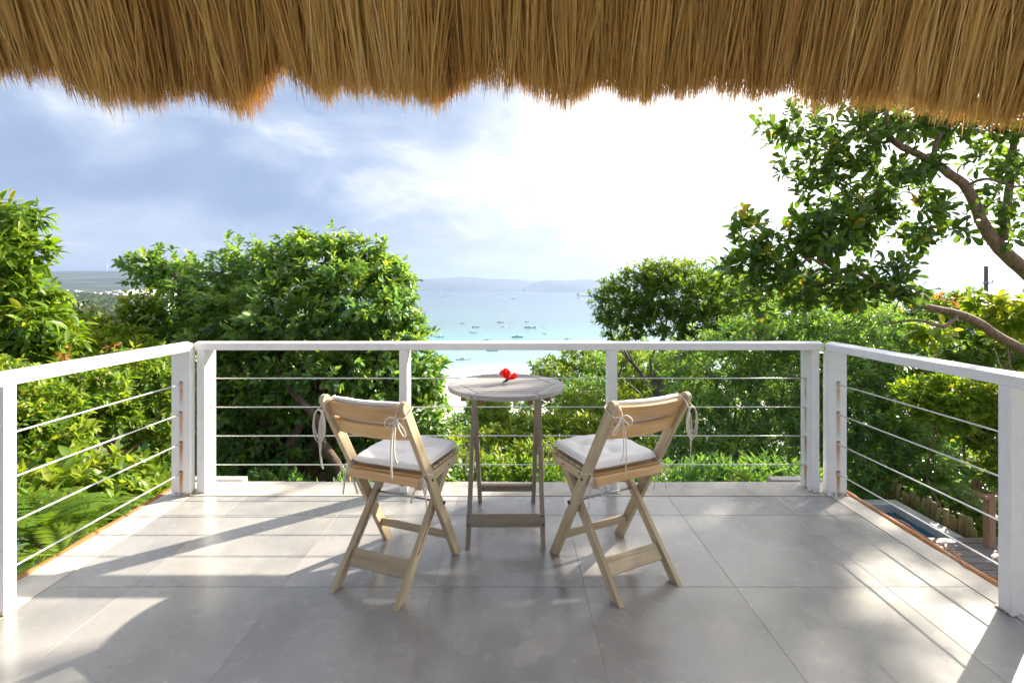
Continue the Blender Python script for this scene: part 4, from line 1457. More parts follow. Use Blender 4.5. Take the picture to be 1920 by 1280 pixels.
def leaf_parts(parent, origin, p, d, nn, L, W, tint, kind, mat, most=300):
    """The leaves that show largest, each an object of its own; returns the mask of the leaves so used."""
    rel = p - np.array((0, 0, EYE))
    y = np.maximum(rel[:, 1], 0.1)
    px, py = CX + rel[:, 0] / y * F_PX, HY - rel[:, 2] / y * F_PX
    inside = (px > 5) & (px < 1915) & (py > 205) & (py < 1270) & (rel[:, 1] > 0.5)
    face = np.abs((nn * unit(rel)).sum(1)) + 0.2
    size = np.where(inside, L * W * face / y ** 2, 0)
    order = np.argsort(-size)[:most]
    order = order[size[order] > 0]
    T, Fc = templ(kind)
    protos = []
    for tt in range(3):
        me = mesh_np('leaf', T * np.array((1, 1, 1)), Fc)
        me.materials.append(MAT[mat])
        protos.append(me)
    for q, i in enumerate(order):
        o = bpy.data.objects.new('leaf', protos[q % 3])
        s = np.cross(d[i], nn[i])
        M = Matrix(((d[i][0] * L[i], s[0] * W[i], nn[i][0] * L[i], p[i][0] - origin[0]),
                    (d[i][1] * L[i], s[1] * W[i], nn[i][1] * L[i], p[i][1] - origin[1]),
                    (d[i][2] * L[i], s[2] * W[i], nn[i][2] * L[i], p[i][2] - origin[2]), (0, 0, 0, 1)))
        col.objects.link(o)
        o.parent = parent
        o.matrix_local = M
        o['tint'] = float(tint[i])
    used = np.zeros(len(p), bool)
    used[order] = True
    return used


def wobble(a, b, r, n=5, amp=0.08):
    a, b = np.array(a, float), np.array(b, float)
    L = np.linalg.norm(b - a)
    out = []
    for i in range(n + 1):
        t = i / n
        q = a + (b - a) * t
        if 0 < i < n:
            q = q + r.normal(0, amp * L, 3) * math.sin(math.pi * t)
        out.append(Vector(q))
    return smooth_line(out, 3)


def make_tree(name, label, cat, lobes, clusters, per, leaf, kind, mat, seed, base=None, trunk_r=0.09, twig=0.10, lean=0.35, droop=0.15, spread=(0.7, 1.35), tint_mu=0.5, tint_sd=0.2,
              group=None, limbs=True, inner=0.12, lump=0.22, keep=0.60, big=False, bark_mat='bark_brown', skeleton=None, extra_pts=None, twig_r=0.006, sunlit_tint=0.25):
    """A tree or shrub: trunk, limbs and a crown of single leaves. leaf = (length, width)."""
    r = np.random.default_rng(seed)
    C = np.array([l[0] for l in lobes])
    if base is None:
        m = C.mean(0)
        base = (m[0], m[1], float(land_z(m[0], m[1])))
    base = np.array(base, float)
    t = tag(empty(name, tuple(base)), label, cat, group)
    c, nrm = crown_points(lobes, clusters, r, inner, lump, keep)
    ok = c[:, 2] > base[2] + 0.05
    c, nrm = c[ok], nrm[ok]
    p, d, nn, ci = rosettes(c, nrm, r, per, twig, lean, droop, spread)
    n = len(p)
    sz = np.clip(r.normal(1.0, 0.22, n), 0.45, 1.6) * np.clip(r.normal(1, 0.15, len(c)), 0.6, 1.4)[ci]
    L, W = leaf[0] * sz, leaf[1] * sz * r.uniform(0.85, 1.15, n)
    # young leaves on crown tops are yellower, with sunlight painted into the tint
    tint = np.clip(r.normal(tint_mu, tint_sd, n) + r.normal(0, 0.13, len(c))[ci] + sunlit_tint * np.clip(nrm[:, 2], 0, 1)[ci] * r.random(n), 0, 1)
    origin = base
    if big:
        used = leaf_parts(t, origin, p, d, nn, L, W, tint, kind, mat)
    else:
        used = np.zeros(n, bool)
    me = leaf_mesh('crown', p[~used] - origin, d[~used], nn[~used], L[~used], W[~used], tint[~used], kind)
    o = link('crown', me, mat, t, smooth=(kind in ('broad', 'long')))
    if big:
        tag(o, kind='stuff')
    # wood
    lst = []
    if skeleton is not None:
        for pts, radii in skeleton:
            sm = smooth_line(pts, 4)
            rr = np.interp(np.linspace(0, 1, len(sm)), np.linspace(0, 1, len(radii)), radii)
            sm = [q + Vector(r.normal(0, 0.25, 3) * rr[i] * 0.25) for i, q in enumerate(sm)]
            lst.append(([q - Vector(origin) for q in sm], list(rr)))
        joints = np.array([q for pts, _ in skeleton for q in smooth_line(pts, 3)])
    else:
        mid = C.mean(0) * 0.5 + np.array((base[0], base[1], C[:, 2].mean())) * 0.5
        mid[2] = base[2] + (C[:, 2].mean() - base[2]) * 0.62
        tr = wobble(base - np.array((0, 0, 0.3)), mid, r, 5, 0.05)
        V, Fc = tube_data([q - Vector(origin) for q in tr], list(np.linspace(trunk_r * 1.25, trunk_r * 0.75, len(tr))), 9)
        link('trunk', mesh('trunk', V, Fc), bark_mat, t, smooth=True)
        joints = []
        if limbs:
            for l in C:
                st = np.array(tr[int(len(tr) * r.uniform(0.55, 0.98))])
                b = wobble(st, l, r, 4, 0.09)
                lst.append(([q - Vector(origin) for q in b], list(np.linspace(trunk_r * 0.55, trunk_r * 0.16, len(b)))))
                joints += [np.array(q) for q in b[len(b) // 3:]]
        joints = np.array(joints) if len(joints) else np.array([mid])
    if limbs:
        pick = r.permutation(len(c))[:min(len(c), 420 if big else 160)]
        near = np.array([np.linalg.norm(joints - c[i], axis=1).min() for i in pick])
        grown = joints.copy()
        for i in pick[np.argsort(near)]:                # each twig grows from the nearest wood already there
            dd = np.linalg.norm(grown - c[i], axis=1)
            j = grown[np.argmin(dd)]
            if dd.min() > 0.03:
                b = wobble(j, c[i], r, 3, 0.07)
                rr = twig_r * (1.0 + min(dd.min(), 1.5) * 0.9)
                lst.append(([q - Vector(origin) for q in b], list(np.linspace(rr, twig_r * 0.5, len(b)))))
                grown = np.concatenate([grown, np.array([tuple(q) for q in b[2::3]])])
    for pts, radii in (extra_pts or ()):
        sm = smooth_line(pts, 4)
        lst.append(([q - Vector(origin) for q in sm], list(np.interp(np.linspace(0, 1, len(sm)), np.linspace(0, 1, len(radii)), radii))))
    if lst:
        V, Fc = [], []
        for pts, rad in lst:
            v, f = tube_data(pts, rad, 8 if max(rad) > 0.03 else 5, cap=False)
            q = len(V)
            V += v
            Fc += [tuple(i + q for i in e) for e in f]
        link('branches', mesh('branches', V, Fc), bark_mat, t, smooth=True)
    return t


# --- the big spreading tree beside the pool: its limbs reach into the picture and its crown shades the terrace
CROWN_SHADE = [(-0.15, 2.45, 0.25, 6.4, 1.0), (0.45, 2.45, 0.25, 6.2, 1.0), (0.1, 1.8, 0.30, 6.8, 1.0), (0.75, 2.75, 0.20, 6.5, 1.0), (-0.35, 1.6, 0.25, 7.0, 1.0), (0.6, 1.5, 0.30, 6.6, 0.6), (1.3, 2.25, 0.25, 6.4, 1.0),
               (1.15, 1.6, 0.25, 6.2, 0.30), (1.75, 1.75, 0.20, 6.0, 0.30), (0.2, 3.05, 0.20, 6.2, 0.7), (1.2, 2.9, 0.22, 5.9, 0.9), (-1.0, 1.35, 0.25, 7.0, 0.9), (1.75, 2.5, 0.20, 6.1, 0.6), (0.95, 2.1, 0.2, 6.6, 0.9),
               (1.55, 1.4, 0.2, 6.3, 0.4), (0.95, 1.25, 0.25, 6.7, 0.35), (2.1, 2.1, 0.2, 5.9, 0.4), (1.8, 3.0, 0.2, 5.7, 0.6)]


def spreading_tree():
    g = lambda px, py, dd: P(px, py, dd * 1.4)
    root = Vector((11.69, 8.96, -4.1))
    sk = [
        ([root, Vector((11.48, 8.89, -2.72)), Vector((10.85, 8.75, -0.97)), g(2010, 588, 6.15), g(1955, 535, 6.1), g(1905, 492, 6.05), g(1868, 458, 6.0), g(1838, 408, 5.95), g(1815, 355, 5.9), g(1770, 318, 5.85), g(1722, 290, 5.8), g(1672, 262, 5.75), g(1662, 222, 5.7), g(1668, 160, 5.7)],
         [0.190, 0.165, 0.147, 0.144, 0.135, 0.117, 0.100, 0.087, 0.079, 0.070, 0.059, 0.048, 0.035, 0.027]),
        ([g(1880, 470, 6.02), g(1886, 400, 6.1), g(1896, 320, 6.2), g(1905, 240, 6.3), g(1930, 120, 6.5), g(1990, 0, 6.9)], [0.073, 0.065, 0.057, 0.052, 0.043, 0.030]),
        ([g(1762, 316, 5.86), g(1752, 290, 5.9), g(1758, 262, 5.95), g(1785, 232, 6.0), g(1830, 205, 6.1)], [0.048, 0.043, 0.036, 0.030, 0.017]),
        ([g(1808, 350, 5.9), g(1850, 335, 5.7), g(1905, 350, 5.6), g(1960, 340, 5.5)], [0.027, 0.024, 0.019, 0.013]),
        ([Vector((11.48, 8.89, -2.72)), g(2060, 745, 6.0), g(1985, 690, 5.75), g(1915, 655, 5.6), g(1868, 628, 5.5), g(1832, 603, 5.45), g(1795, 588, 5.4), g(1745, 577, 5.35), g(1705, 565, 5.35), g(1660, 540, 5.35), g(1610, 512, 5.35), g(1560, 508, 5.35), g(1535, 492, 5.3), g(1515, 486, 5.3), g(1480, 512, 5.3), g(1432, 556, 5.3)],
         [0.130, 0.108, 0.091, 0.079, 0.073, 0.067, 0.060, 0.052, 0.045, 0.036, 0.031, 0.028, 0.024, 0.022, 0.015, 0.007]),
        ([g(1795, 588, 5.4), g(1770, 612, 5.3), g(1720, 600, 5.2), g(1660, 608, 5.2)], [0.035, 0.030, 0.019, 0.011]),
        ([g(1960, 540, 6.1), g(2080, 380, 6.3), Vector((12.04, 8.96, 5.40)), Vector((12.60, 9.24, 7.36))], [0.114, 0.095, 0.070, 0.035]),
        ([Vector((11.06, 8.82, 2.60)), Vector((9.66, 8.54, 4.70)), Vector((8.26, 8.26, 5.96)), Vector((7.28, 8.26, 6.80))], [0.078, 0.065, 0.043, 0.022]),
        ([Vector((11.48, 8.89, 3.16)), Vector((13.16, 10.36, 5.68)), Vector((14.28, 11.62, 7.92))], [0.087, 0.060, 0.027]),
        ([Vector((11.34, 8.82, 2.32)), Vector((10.64, 6.86, 4.00)), Vector((9.80, 5.32, 4.98))], [0.060, 0.043, 0.017]),
    ]
    lobes = [lobe(1498, 238, 8.12, 52, 46), lobe(1530, 318, 8.12, 55, 48), lobe(1612, 262, 8.12, 70, 52), lobe(1560, 398, 7.98, 80, 44), lobe(1655, 395, 8.12, 78, 52), lobe(1740, 425, 8.12, 60, 48),
             lobe(1700, 225, 8.26, 80, 44), lobe(1800, 225, 8.54, 70, 48), lobe(1880, 250, 8.54, 60, 60), lobe(1895, 350, 8.26, 40, 55), lobe(1405, 440, 7.56, 40, 38), lobe(1400, 500, 7.56, 52, 48), lobe(1470, 470, 7.56, 62, 50),
             lobe(1540, 452, 7.70, 60, 36), lobe(1500, 545, 7.49, 66, 30), lobe(1600, 545, 7.49, 70, 34), lobe(1680, 520, 7.56, 52, 36), lobe(1700, 320, 8.26, 60, 40), lobe(1890, 440, 8.26, 40, 36), lobe(1420, 560, 7.42, 45, 26), lobe(1640, 170, 8.3, 50, 30), lobe(1790, 150, 8.6, 60, 30)]
    # the high crown, hidden by the thatch, that the sun shines through onto the terrace
    for fx, fy, rr, hz, wt in CROWN_SHADE:
        lobes.append(wlobe(fx + hz * SUN.x / SUN.z, fy + hz * SUN.y / SUN.z, hz, rr, rr, rr * 0.8, wt * 1.25))
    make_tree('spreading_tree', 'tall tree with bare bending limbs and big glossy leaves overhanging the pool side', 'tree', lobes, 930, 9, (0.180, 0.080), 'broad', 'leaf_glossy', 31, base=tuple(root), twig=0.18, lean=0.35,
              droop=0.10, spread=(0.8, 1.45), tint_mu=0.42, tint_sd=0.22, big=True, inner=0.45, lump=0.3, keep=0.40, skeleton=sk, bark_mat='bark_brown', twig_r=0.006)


spreading_tree()

# --- the vine-covered tree in front of the terrace
make_tree('vine_covered_tree', 'large dense dark green tree draped in vines beyond the seaward railing', 'tree',
          [lobe(270, 500, 8.4, 36, 24), lobe(318, 510, 8.3, 48, 34), lobe(340, 600, 8.2, 62, 44), lobe(410, 535, 8.0, 80, 48), lobe(490, 510, 8.0, 70, 45), lobe(575, 500, 7.8, 70, 52), lobe(620, 476, 7.9, 46, 34), lobe(685, 478, 8.1, 40, 30), lobe(715, 512, 8.1, 44, 36), lobe(575, 462, 8.2, 26, 16),
           lobe(752, 520, 8.3, 28, 14), lobe(735, 560, 8.0, 50, 40), lobe(660, 570, 7.5, 85, 62), lobe(540, 590, 7.3, 100, 70), lobe(430, 620, 7.4, 95, 70), lobe(300, 660, 7.8, 80, 60), lobe(765, 605, 8.1, 36, 18), lobe(740, 640, 7.9, 60, 50),
           lobe(780, 700, 8.3, 55, 52), lobe(785, 780, 8.4, 52, 60), lobe(690, 710, 7.7, 80, 70), lobe(580, 690, 7.4, 95, 75), lobe(460, 720, 7.5, 95, 70), lobe(420, 800, 7.7, 85, 70), lobe(520, 800, 7.9, 80, 70), lobe(640, 800, 8.0, 80, 60),
           lobe(740, 850, 8.2, 90, 55), lobe(450, 880, 7.6, 80, 50), lobe(820, 865, 8.4, 50, 40)],
          4300, 11, (0.110, 0.064), 'blade', 'leaf_dark', 5, trunk_r=0.17, twig=0.14, lean=0.30, droop=0.30, tint_mu=0.52, tint_sd=0.2, inner=0.22, sunlit_tint=0.45, lump=0.30, bark_mat='bark_dark',
          extra_pts=[([P(668, 1010, 7.0), P(640, 890, 6.75), P(604, 830, 6.7), P(592, 785, 6.7), P(556, 742, 6.8), P(520, 690, 7.2), P(545, 620, 7.6)], [0.09, 0.075, 0.066, 0.06, 0.052, 0.045, 0.03])])

# --- near tree with long drooping leaves at the shrub side
make_tree('drooping_leaf_tree', 'bright green tree with long drooping leaves beside the terrace', 'tree',
          [lobe(10, 412, 5.6, 44, 34), lobe(42, 410, 5.6, 26, 26), lobe(20, 470, 5.4, 46, 36), lobe(72, 490, 5.5, 26, 24), lobe(5, 540, 5.3, 60, 38), lobe(70, 552, 5.4, 32, 28), lobe(40, 612, 5.1, 62, 36), lobe(110, 640, 5.2, 44, 26),
           lobe(20, 665, 5.0, 70, 34), lobe(-110, 480, 5.6, 90, 100), lobe(-110, 640, 5.2, 90, 90)],
          560, 13, (0.150, 0.044), 'long', 'leaf_bright', 17, trunk_r=0.08, twig=0.16, lean=0.25, droop=0.55, spread=(0.7, 1.3), tint_mu=0.48, tint_sd=0.2, big=True, inner=0.25, twig_r=0.005)

make_tree('leafy_shrub', 'sunlit small leaved shrub crowding the shrub side railing', 'shrub',
          [lobe(150, 735, 4.7, 80, 48), lobe(245, 715, 5.2, 70, 48), lobe(70, 760, 4.2, 70, 50), lobe(110, 820, 4.1, 60, 40), lobe(290, 760, 5.3, 55, 50), lobe(200, 775, 4.9, 60, 34), lobe(300, 830, 5.3, 45, 40), lobe(20, 820, 3.9, 70, 60), lobe(330, 700, 5.7, 45, 45), lobe(-60, 740, 4.2, 90, 90)],
          1500, 10, (0.074, 0.036), 'blade', 'leaf_mid', 23, trunk_r=0.05, twig=0.10, lean=0.35, droop=0.20, tint_mu=0.62, tint_sd=0.22, inner=0.2, twig_r=0.004, sunlit_tint=0.4)
make_tree('yellow_green_shrub', 'yellow green shrub between the drooping leaf tree and the vine covered tree', 'shrub',
          [lobe(175, 615, 7.4, 42, 24), lobe(225, 640, 7.0, 46, 26), lobe(160, 660, 6.6, 60, 30), lobe(262, 588, 7.6, 26, 34), lobe(245, 680, 6.6, 70, 36), lobe(180, 700, 6.2, 60, 30)],
          800, 10, (0.085, 0.045), 'blade', 'leaf_bright', 29, trunk_r=0.05, twig=0.12, lean=0.35, droop=0.25, tint_mu=0.66, tint_sd=0.2, twig_r=0.004)
make_tree('broadleaf_plant', 'low plant with whorls of pointed leaves behind the ferns', 'plant',
          [lobe(90, 915, 3.7, 60, 34), lobe(150, 895, 3.9, 46, 30), lobe(215, 900, 4.0, 60, 32), lobe(275, 905, 4.1, 42, 30), lobe(180, 950, 3.7, 80, 36), lobe(250, 945, 3.8, 50, 26), lobe(60, 970, 3.4, 60, 36), lobe(120, 1000, 3.3, 60, 36)],
          300, 9, (0.115, 0.040), 'long', 'leaf_mid', 37, trunk_r=0.03, twig=0.06, lean=0.9, droop=0.05, spread=(0.7, 1.3), tint_mu=0.66, tint_sd=0.18, big=True, inner=0.2, twig_r=0.004)

# --- small leaved and feathery trees down the slope
make_tree('flat_topped_tree', 'flat topped feathery tree rising above the seaward railing', 'tree',
          [lobe(1150, 560, 15, 46, 22), lobe(1190, 535, 15, 52, 28), lobe(1240, 512, 15, 50, 24), lobe(1295, 525, 15, 52, 30), lobe(1260, 555, 14.6, 75, 36), lobe(1340, 560, 15.2, 60, 36), lobe(1180, 590, 14.8, 50, 16), lobe(1150, 600, 15, 30, 12),
           lobe(1235, 605, 14.6, 55, 22), lobe(1320, 610, 14.8, 60, 34), lobe(1165, 628, 15, 30, 10)],
          2400, 12, (0.105, 0.046), 'blade', 'leaf_mid', 41, base=tuple(P(1243, 760, 14.8)[:2]) + (-6.2,), trunk_r=0.11, twig=0.20, lean=0.2, droop=0.12, tint_mu=0.40, tint_sd=0.2, inner=0.15, lump=0.3, bark_mat='bark_grey', sunlit_tint=0.5, twig_r=0.010)
make_tree('hillside_tree', 'dark green tree behind the pool side chair, below the flat topped tree', 'tree',
          [lobe(1330, 690, 11.5, 90, 60), lobe(1420, 640, 11.5, 80, 60), lobe(1470, 720, 11, 80, 70), lobe(1380, 770, 11, 90, 60), lobe(1290, 790, 10.5, 70, 60), lobe(1470, 820, 10.4, 80, 60), lobe(1370, 860, 10, 90, 50), lobe(1260, 870, 9.8, 70, 40), lobe(1480, 590, 12, 60, 40)],
          2600, 11, (0.10, 0.036), 'blade', 'leaf_dark', 43, trunk_r=0.13, twig=0.17, lean=0.45, droop=0.15, tint_mu=0.5, tint_sd=0.2, inner=0.2, bark_mat='bark_grey', twig_r=0.009)
make_tree('hillside_tree', 'deep green tree behind the corner of the seaward and pool side railings', 'tree',
          [lobe(1560, 640, 11.5, 80, 50), lobe(1640, 620, 11.5, 80, 44), lobe(1600, 710, 11, 85, 60), lobe(1690, 690, 11.5, 80, 60), lobe(1560, 780, 10.5, 70, 60), lobe(1640, 800, 10.6, 80, 60), lobe(1720, 780, 11, 70, 70), lobe(1600, 870, 10.2, 80, 50), lobe(1700, 870, 10.4, 80, 50)],
          2500, 11, (0.105, 0.044), 'blade', 'leaf_dark', 47, trunk_r=0.13, twig=0.17, lean=0.4, droop=0.2, tint_mu=0.46, tint_sd=0.2, inner=0.2, twig_r=0.009)
make_tree('hillside_tree', 'yellow green tree seen through the pool side railing', 'tree',
          [lobe(1745, 740, 8.8, 50, 30), lobe(1800, 735, 8.6, 56, 30), lobe(1850, 760, 8.6, 56, 36), lobe(1780, 780, 8.5, 50, 26), lobe(1870, 820, 8.5, 46, 44), lobe(1900, 880, 8.6, 50, 44), lobe(1940, 760, 8.6, 60, 60), lobe(1840, 810, 8.6, 40, 22)],
          900, 11, (0.10, 0.048), 'blade', 'leaf_bright', 53, base=(10.3, 8.9, -4.0), trunk_r=0.07, twig=0.16, lean=0.3, droop=0.25, tint_mu=0.55, tint_sd=0.2, inner=0.15, twig_r=0.006)
make_tree('hillside_tree', 'mid green tree behind the low limb of the spreading tree', 'tree',
          [lobe(1740, 590, 13, 70, 28), lobe(1820, 575, 13, 60, 28), lobe(1890, 600, 13, 60, 30), lobe(1800, 650, 12.5, 90, 40), lobe(1890, 690, 12, 70, 60), lobe(1680, 620, 13, 60, 34), lobe(1960, 620, 13, 70, 60), lobe(1780, 700, 12.3, 60, 40)],
          1900, 11, (0.12, 0.05), 'blade', 'leaf_mid', 59, trunk_r=0.12, twig=0.18, lean=0.35, droop=0.2, tint_mu=0.48, tint_sd=0.22, inner=0.15, twig_r=0.009)
make_tree('hillside_tree', 'dull green tree behind the flat topped tree and the spreading tree', 'tree',
          [lobe(1375, 535, 16.5, 50, 34), lobe(1440, 535, 17, 60, 38), lobe(1510, 545, 17, 66, 34), lobe(1590, 560, 17, 60, 30), lobe(1440, 590, 17, 70, 34), lobe(1530, 585, 17, 80, 34), lobe(1390, 600, 16.5, 60, 40), lobe(1600, 590, 17, 70, 30), lobe(1480, 640, 16, 120, 50), lobe(1600, 650, 16, 90, 50)],
          2100, 11, (0.14, 0.06), 'blade', 'leaf_mid', 61, trunk_r=0.14, twig=0.22, lean=0.35, droop=0.15, tint_mu=0.5, tint_sd=0.2, twig_r=0.012)
make_tree('sapling', 'yellow green big leaved sapling over the low limb beside the pole', 'tree',
          [lobe(1860, 578, 9.0, 30, 14), lobe(1900, 590, 9.0, 36, 18), lobe(1745, 622, 8.8, 26, 16), lobe(1950, 600, 9.0, 40, 40), lobe(1905, 632, 9.0, 30, 10)],
          80, 9, (0.21, 0.088), 'broad', 'leaf_bright', 67, trunk_r=0.04, twig=0.14, lean=0.4, droop=0.25, tint_mu=0.72, tint_sd=0.15, big=True, twig_r=0.006)
make_tree('orange_sprig', 'small spray of orange leaves above the low limb of the spreading tree', 'plant',
          [lobe(1752, 562, 9.2, 20, 5), lobe(1775, 560, 9.2, 12, 4)], 4, 6, (0.17, 0.07), 'broad', 'leaf_orange', 68, trunk_r=0.02, twig=0.10, lean=0.3, droop=0.15, twig_r=0.005)
make_tree('orange_sprig', 'small spray of rusty orange leaves above the shrub side rail', 'plant',
          [lobe(128, 662, 4.95, 12, 7), lobe(205, 652, 5.6, 7, 5)], 5, 6, (0.055, 0.028), 'broad', 'leaf_orange', 69, trunk_r=0.012, twig=0.05, lean=0.3, droop=0.15, twig_r=0.003)
make_tree('sunny_bush', 'yellow green bush filling the view under the round table', 'shrub',
          [lobe(930, 850, 10.5, 70, 48), lobe(1000, 820, 11, 60, 42), lobe(1080, 830, 11, 70, 46), lobe(1100, 775, 12, 55, 34), lobe(1030, 875, 9.5, 80, 36), lobe(900, 885, 9.0, 70, 30), lobe(1150, 870, 9.5, 60, 40), lobe(920, 785, 11.5, 34, 44), lobe(1180, 790, 11.5, 50, 60), lobe(860, 850, 10, 30, 36)],
          2600, 11, (0.095, 0.046), 'blade', 'leaf_mid', 71, trunk_r=0.07, twig=0.15, lean=0.4, droop=0.15, tint_mu=0.72, tint_sd=0.2, inner=0.15, twig_r=0.006)
make_tree('dark_tree', 'bluish dark tree in the hollow right behind the table legs', 'tree',
          [lobe(980, 775, 17, 60, 30), lobe(1040, 760, 17, 60, 30), lobe(1100, 740, 18, 60, 30), lobe(1000, 820, 16, 80, 40), lobe(910, 770, 18, 40, 30)],
          900, 11, (0.14, 0.055), 'blade', 'leaf_dark', 73, trunk_r=0.11, twig=0.2, lean=0.35, droop=0.15, tint_mu=0.35, tint_sd=0.2, twig_r=0.01)
make_tree('sunny_tree', 'sunlit olive green treetop just under the top rail next to the white beach', 'tree',
          [lobe(1035, 690, 30, 40, 18), lobe(1080, 675, 31, 40, 22), lobe(1120, 670, 31, 40, 24), lobe(1060, 712, 29, 70, 24), lobe(1140, 705, 29, 60, 34), lobe(1190, 680, 30, 50, 30), lobe(1110, 740, 28, 80, 30), lobe(1000, 725, 29, 30, 14)],
          1600, 11, (0.20, 0.095), 'blade', 'leaf_mid', 79, trunk_r=0.16, twig=0.32, lean=0.35, droop=0.15, tint_mu=0.62, tint_sd=0.2, twig_r=0.016)
make_tree('sunny_tree', 'light green tree between the sunny treetop and the trunk of the flat topped tree', 'tree',
          [lobe(1190, 690, 20, 46, 34), lobe(1215, 740, 19, 50, 40), lobe(1285, 665, 20, 50, 34), lobe(1290, 720, 19, 46, 40), lobe(1180, 760, 19, 46, 40), lobe(1245, 790, 17, 60, 40)],
          1300, 11, (0.14, 0.062), 'blade', 'leaf_mid', 83, trunk_r=0.11, twig=0.22, lean=0.35, droop=0.15, tint_mu=0.66, tint_sd=0.2, twig_r=0.01)
make_tree('beach_tree', 'dark umbrella shaped tree by the white sand behind the table', 'tree',
          [lobe(880, 790, 26, 36, 14), lobe(850, 810, 25, 30, 14), lobe(905, 770, 27, 22, 10), lobe(880, 830, 24, 46, 22)],
          700, 11, (0.16, 0.07), 'blade', 'leaf_dark', 89, trunk_r=0.11, twig=0.24, lean=0.2, droop=0.1, tint_mu=0.42, tint_sd=0.2, twig_r=0.012)
for q, (px, py, dd, lab) in enumerate([(1210, 898, 6.2, 'narrow leaved low shrub behind the pool side chair'), (1330, 902, 6.0, 'narrow leaved low shrub beside the rosette plant on the chair side'), (1450, 896, 6.2, 'narrow leaved low shrub next to the corner posts'),
                                       (700, 920, 6.2, 'low dark shrub behind the shrub side chair'), (500, 925, 6.3, 'low dark shrub under the vine covered tree near the corner'), (960, 895, 6.6, 'low leafy shrub right under the table top'), (1775, 965, 9.35, 'low leafy shrub growing behind the log edging'), (1860, 985, 9.2, 'low leafy shrub behind the brown wooden railing')]):
    make_tree('low_shrub', lab, 'shrub', [lobe(px, py, dd, 70, 36), lobe(px - 55, py + 22, dd - 0.3, 55, 30), lobe(px + 55, py + 20, dd + 0.2, 55, 32), lobe(px, py + 60, dd, 100, 40)],
              360, 10, (0.095, 0.024) if q < 3 else (0.085, 0.045), 'blade', 'leaf_dark' if q < 5 else 'leaf_mid', 97 + q, trunk_r=0.025, twig=0.13, lean=0.8, droop=0.05, spread=(0.4, 1.0), tint_mu=0.36, tint_sd=0.18, sunlit_tint=0.1, group='low shrubs under the railing', twig_r=0.004)


make_tree('slope_tree', 'tall dark tree deep behind the pool side chair, lower than the flat topped tree', 'tree',
          [lobe(1180 + 75 * i, 690 + 40 * (i % 2), 24, 70, 60) for i in range(5)] + [lobe(1200 + 80 * i, 800 + 30 * (i % 2), 22, 75, 70) for i in range(5)],
          1500, 11, (0.24, 0.13), 'blade', 'leaf_dark', 411, trunk_r=0.2, twig=0.34, tint_mu=0.4, inner=0.3, twig_r=0.016)
make_tree('slope_tree', 'tall dark tree deep behind the corner posts on the pool side', 'tree',
          [lobe(1540 + 80 * i, 660 + 34 * (i % 2), 21, 75, 60) for i in range(6)] + [lobe(1520 + 85 * i, 780 + 30 * (i % 2), 18, 80, 75) for i in range(6)] + [lobe(1540 + 85 * i, 890, 15, 80, 60) for i in range(5)],
          2000, 11, (0.22, 0.12), 'blade', 'leaf_dark', 419, trunk_r=0.2, twig=0.32, tint_mu=0.4, inner=0.3, twig_r=0.016)
make_tree('slope_tree', 'dark tree hidden behind the lower half of the vine covered tree', 'tree',
          [lobe(340 + 85 * i, 650 + 30 * (i % 2), 11.5, 80, 64) for i in range(5)] + [lobe(330 + 95 * i, 760 + 30 * (i % 2), 11, 90, 80) for i in range(5)] + [lobe(420 + 90 * i, 870, 10, 85, 55) for i in range(4)],
          2400, 10, (0.16, 0.10), 'blade', 'leaf_dark', 421, trunk_r=0.15, twig=0.22, tint_mu=0.4, inner=0.3, twig_r=0.012)


def rosette_plant(px, py, depth, n, L, W, label, mat, name='rosette_plant', cat='plant', rise=(0.3, 1.1), seed=1):
    """A rosette of strap leaves, each leaf a part."""
    r = random.Random(seed)
    b = P(px, py, depth)
    o = tag(empty(name, tuple(b)), label, cat)
    g = float(land_z(b.x, b.y)) - b.z
    tube('stem', [(0, 0, min(g, -0.05)), (0.01, 0.0, g * 0.4), (0, 0, 0.01)], [0.022, 0.018, 0.014], 'bark_brown', o, 7)
    for i in range(n):
        az = i * 2.4 + r.uniform(-0.3, 0.3)
        el = r.uniform(*rise)
        d = Vector((math.cos(az) * math.cos(el), math.sin(az) * math.cos(el), math.sin(el)))
        s = Vector((-math.sin(az), math.cos(az), 0))
        l = L * r.uniform(0.75, 1.15)
        V, Fc = [], []
        for k in range(7):
            t = k / 6
            w = W * math.sin(math.pi * min(0.16 + t * 0.84, 1.0)) ** 0.8 * 0.5
            c = d * (l * t) + Vector((0, 0, -0.30 * l * t * t))
            V += [c - s * w + Vector((0, 0, w * 0.5)), c, c + s * w + Vector((0, 0, w * 0.5))]
        for k in range(6):
            Fc += [(3 * k, 3 * k + 1, 3 * k + 4, 3 * k + 3), (3 * k + 1, 3 * k + 2, 3 * k + 5, 3 * k + 4)]
        lf = link('leaf', mesh('leaf', V, Fc), mat, o, smooth=True)
        lf['tint'] = r.uniform(0.35, 1.0)
    return o


rosette_plant(1393, 898, 4.3, 15, 0.14, 0.028, 'rosette plant of pale pointed leaves peeping over the seaward terrace edge', 'leaf_bright', rise=(0.35, 1.25), seed=4)
rosette_plant(1377, 903, 4.15, 9, 0.09, 0.020, 'smaller rosette plant touching the pale pointed one', 'leaf_bright', rise=(0.4, 1.2), seed=9)
rosette_plant(655, 893, 4.5, 22, 0.17, 0.012, 'spiky grey green plant poking up behind the shrub side chair', 'leaf_mid', rise=(0.4, 1.35), seed=12)


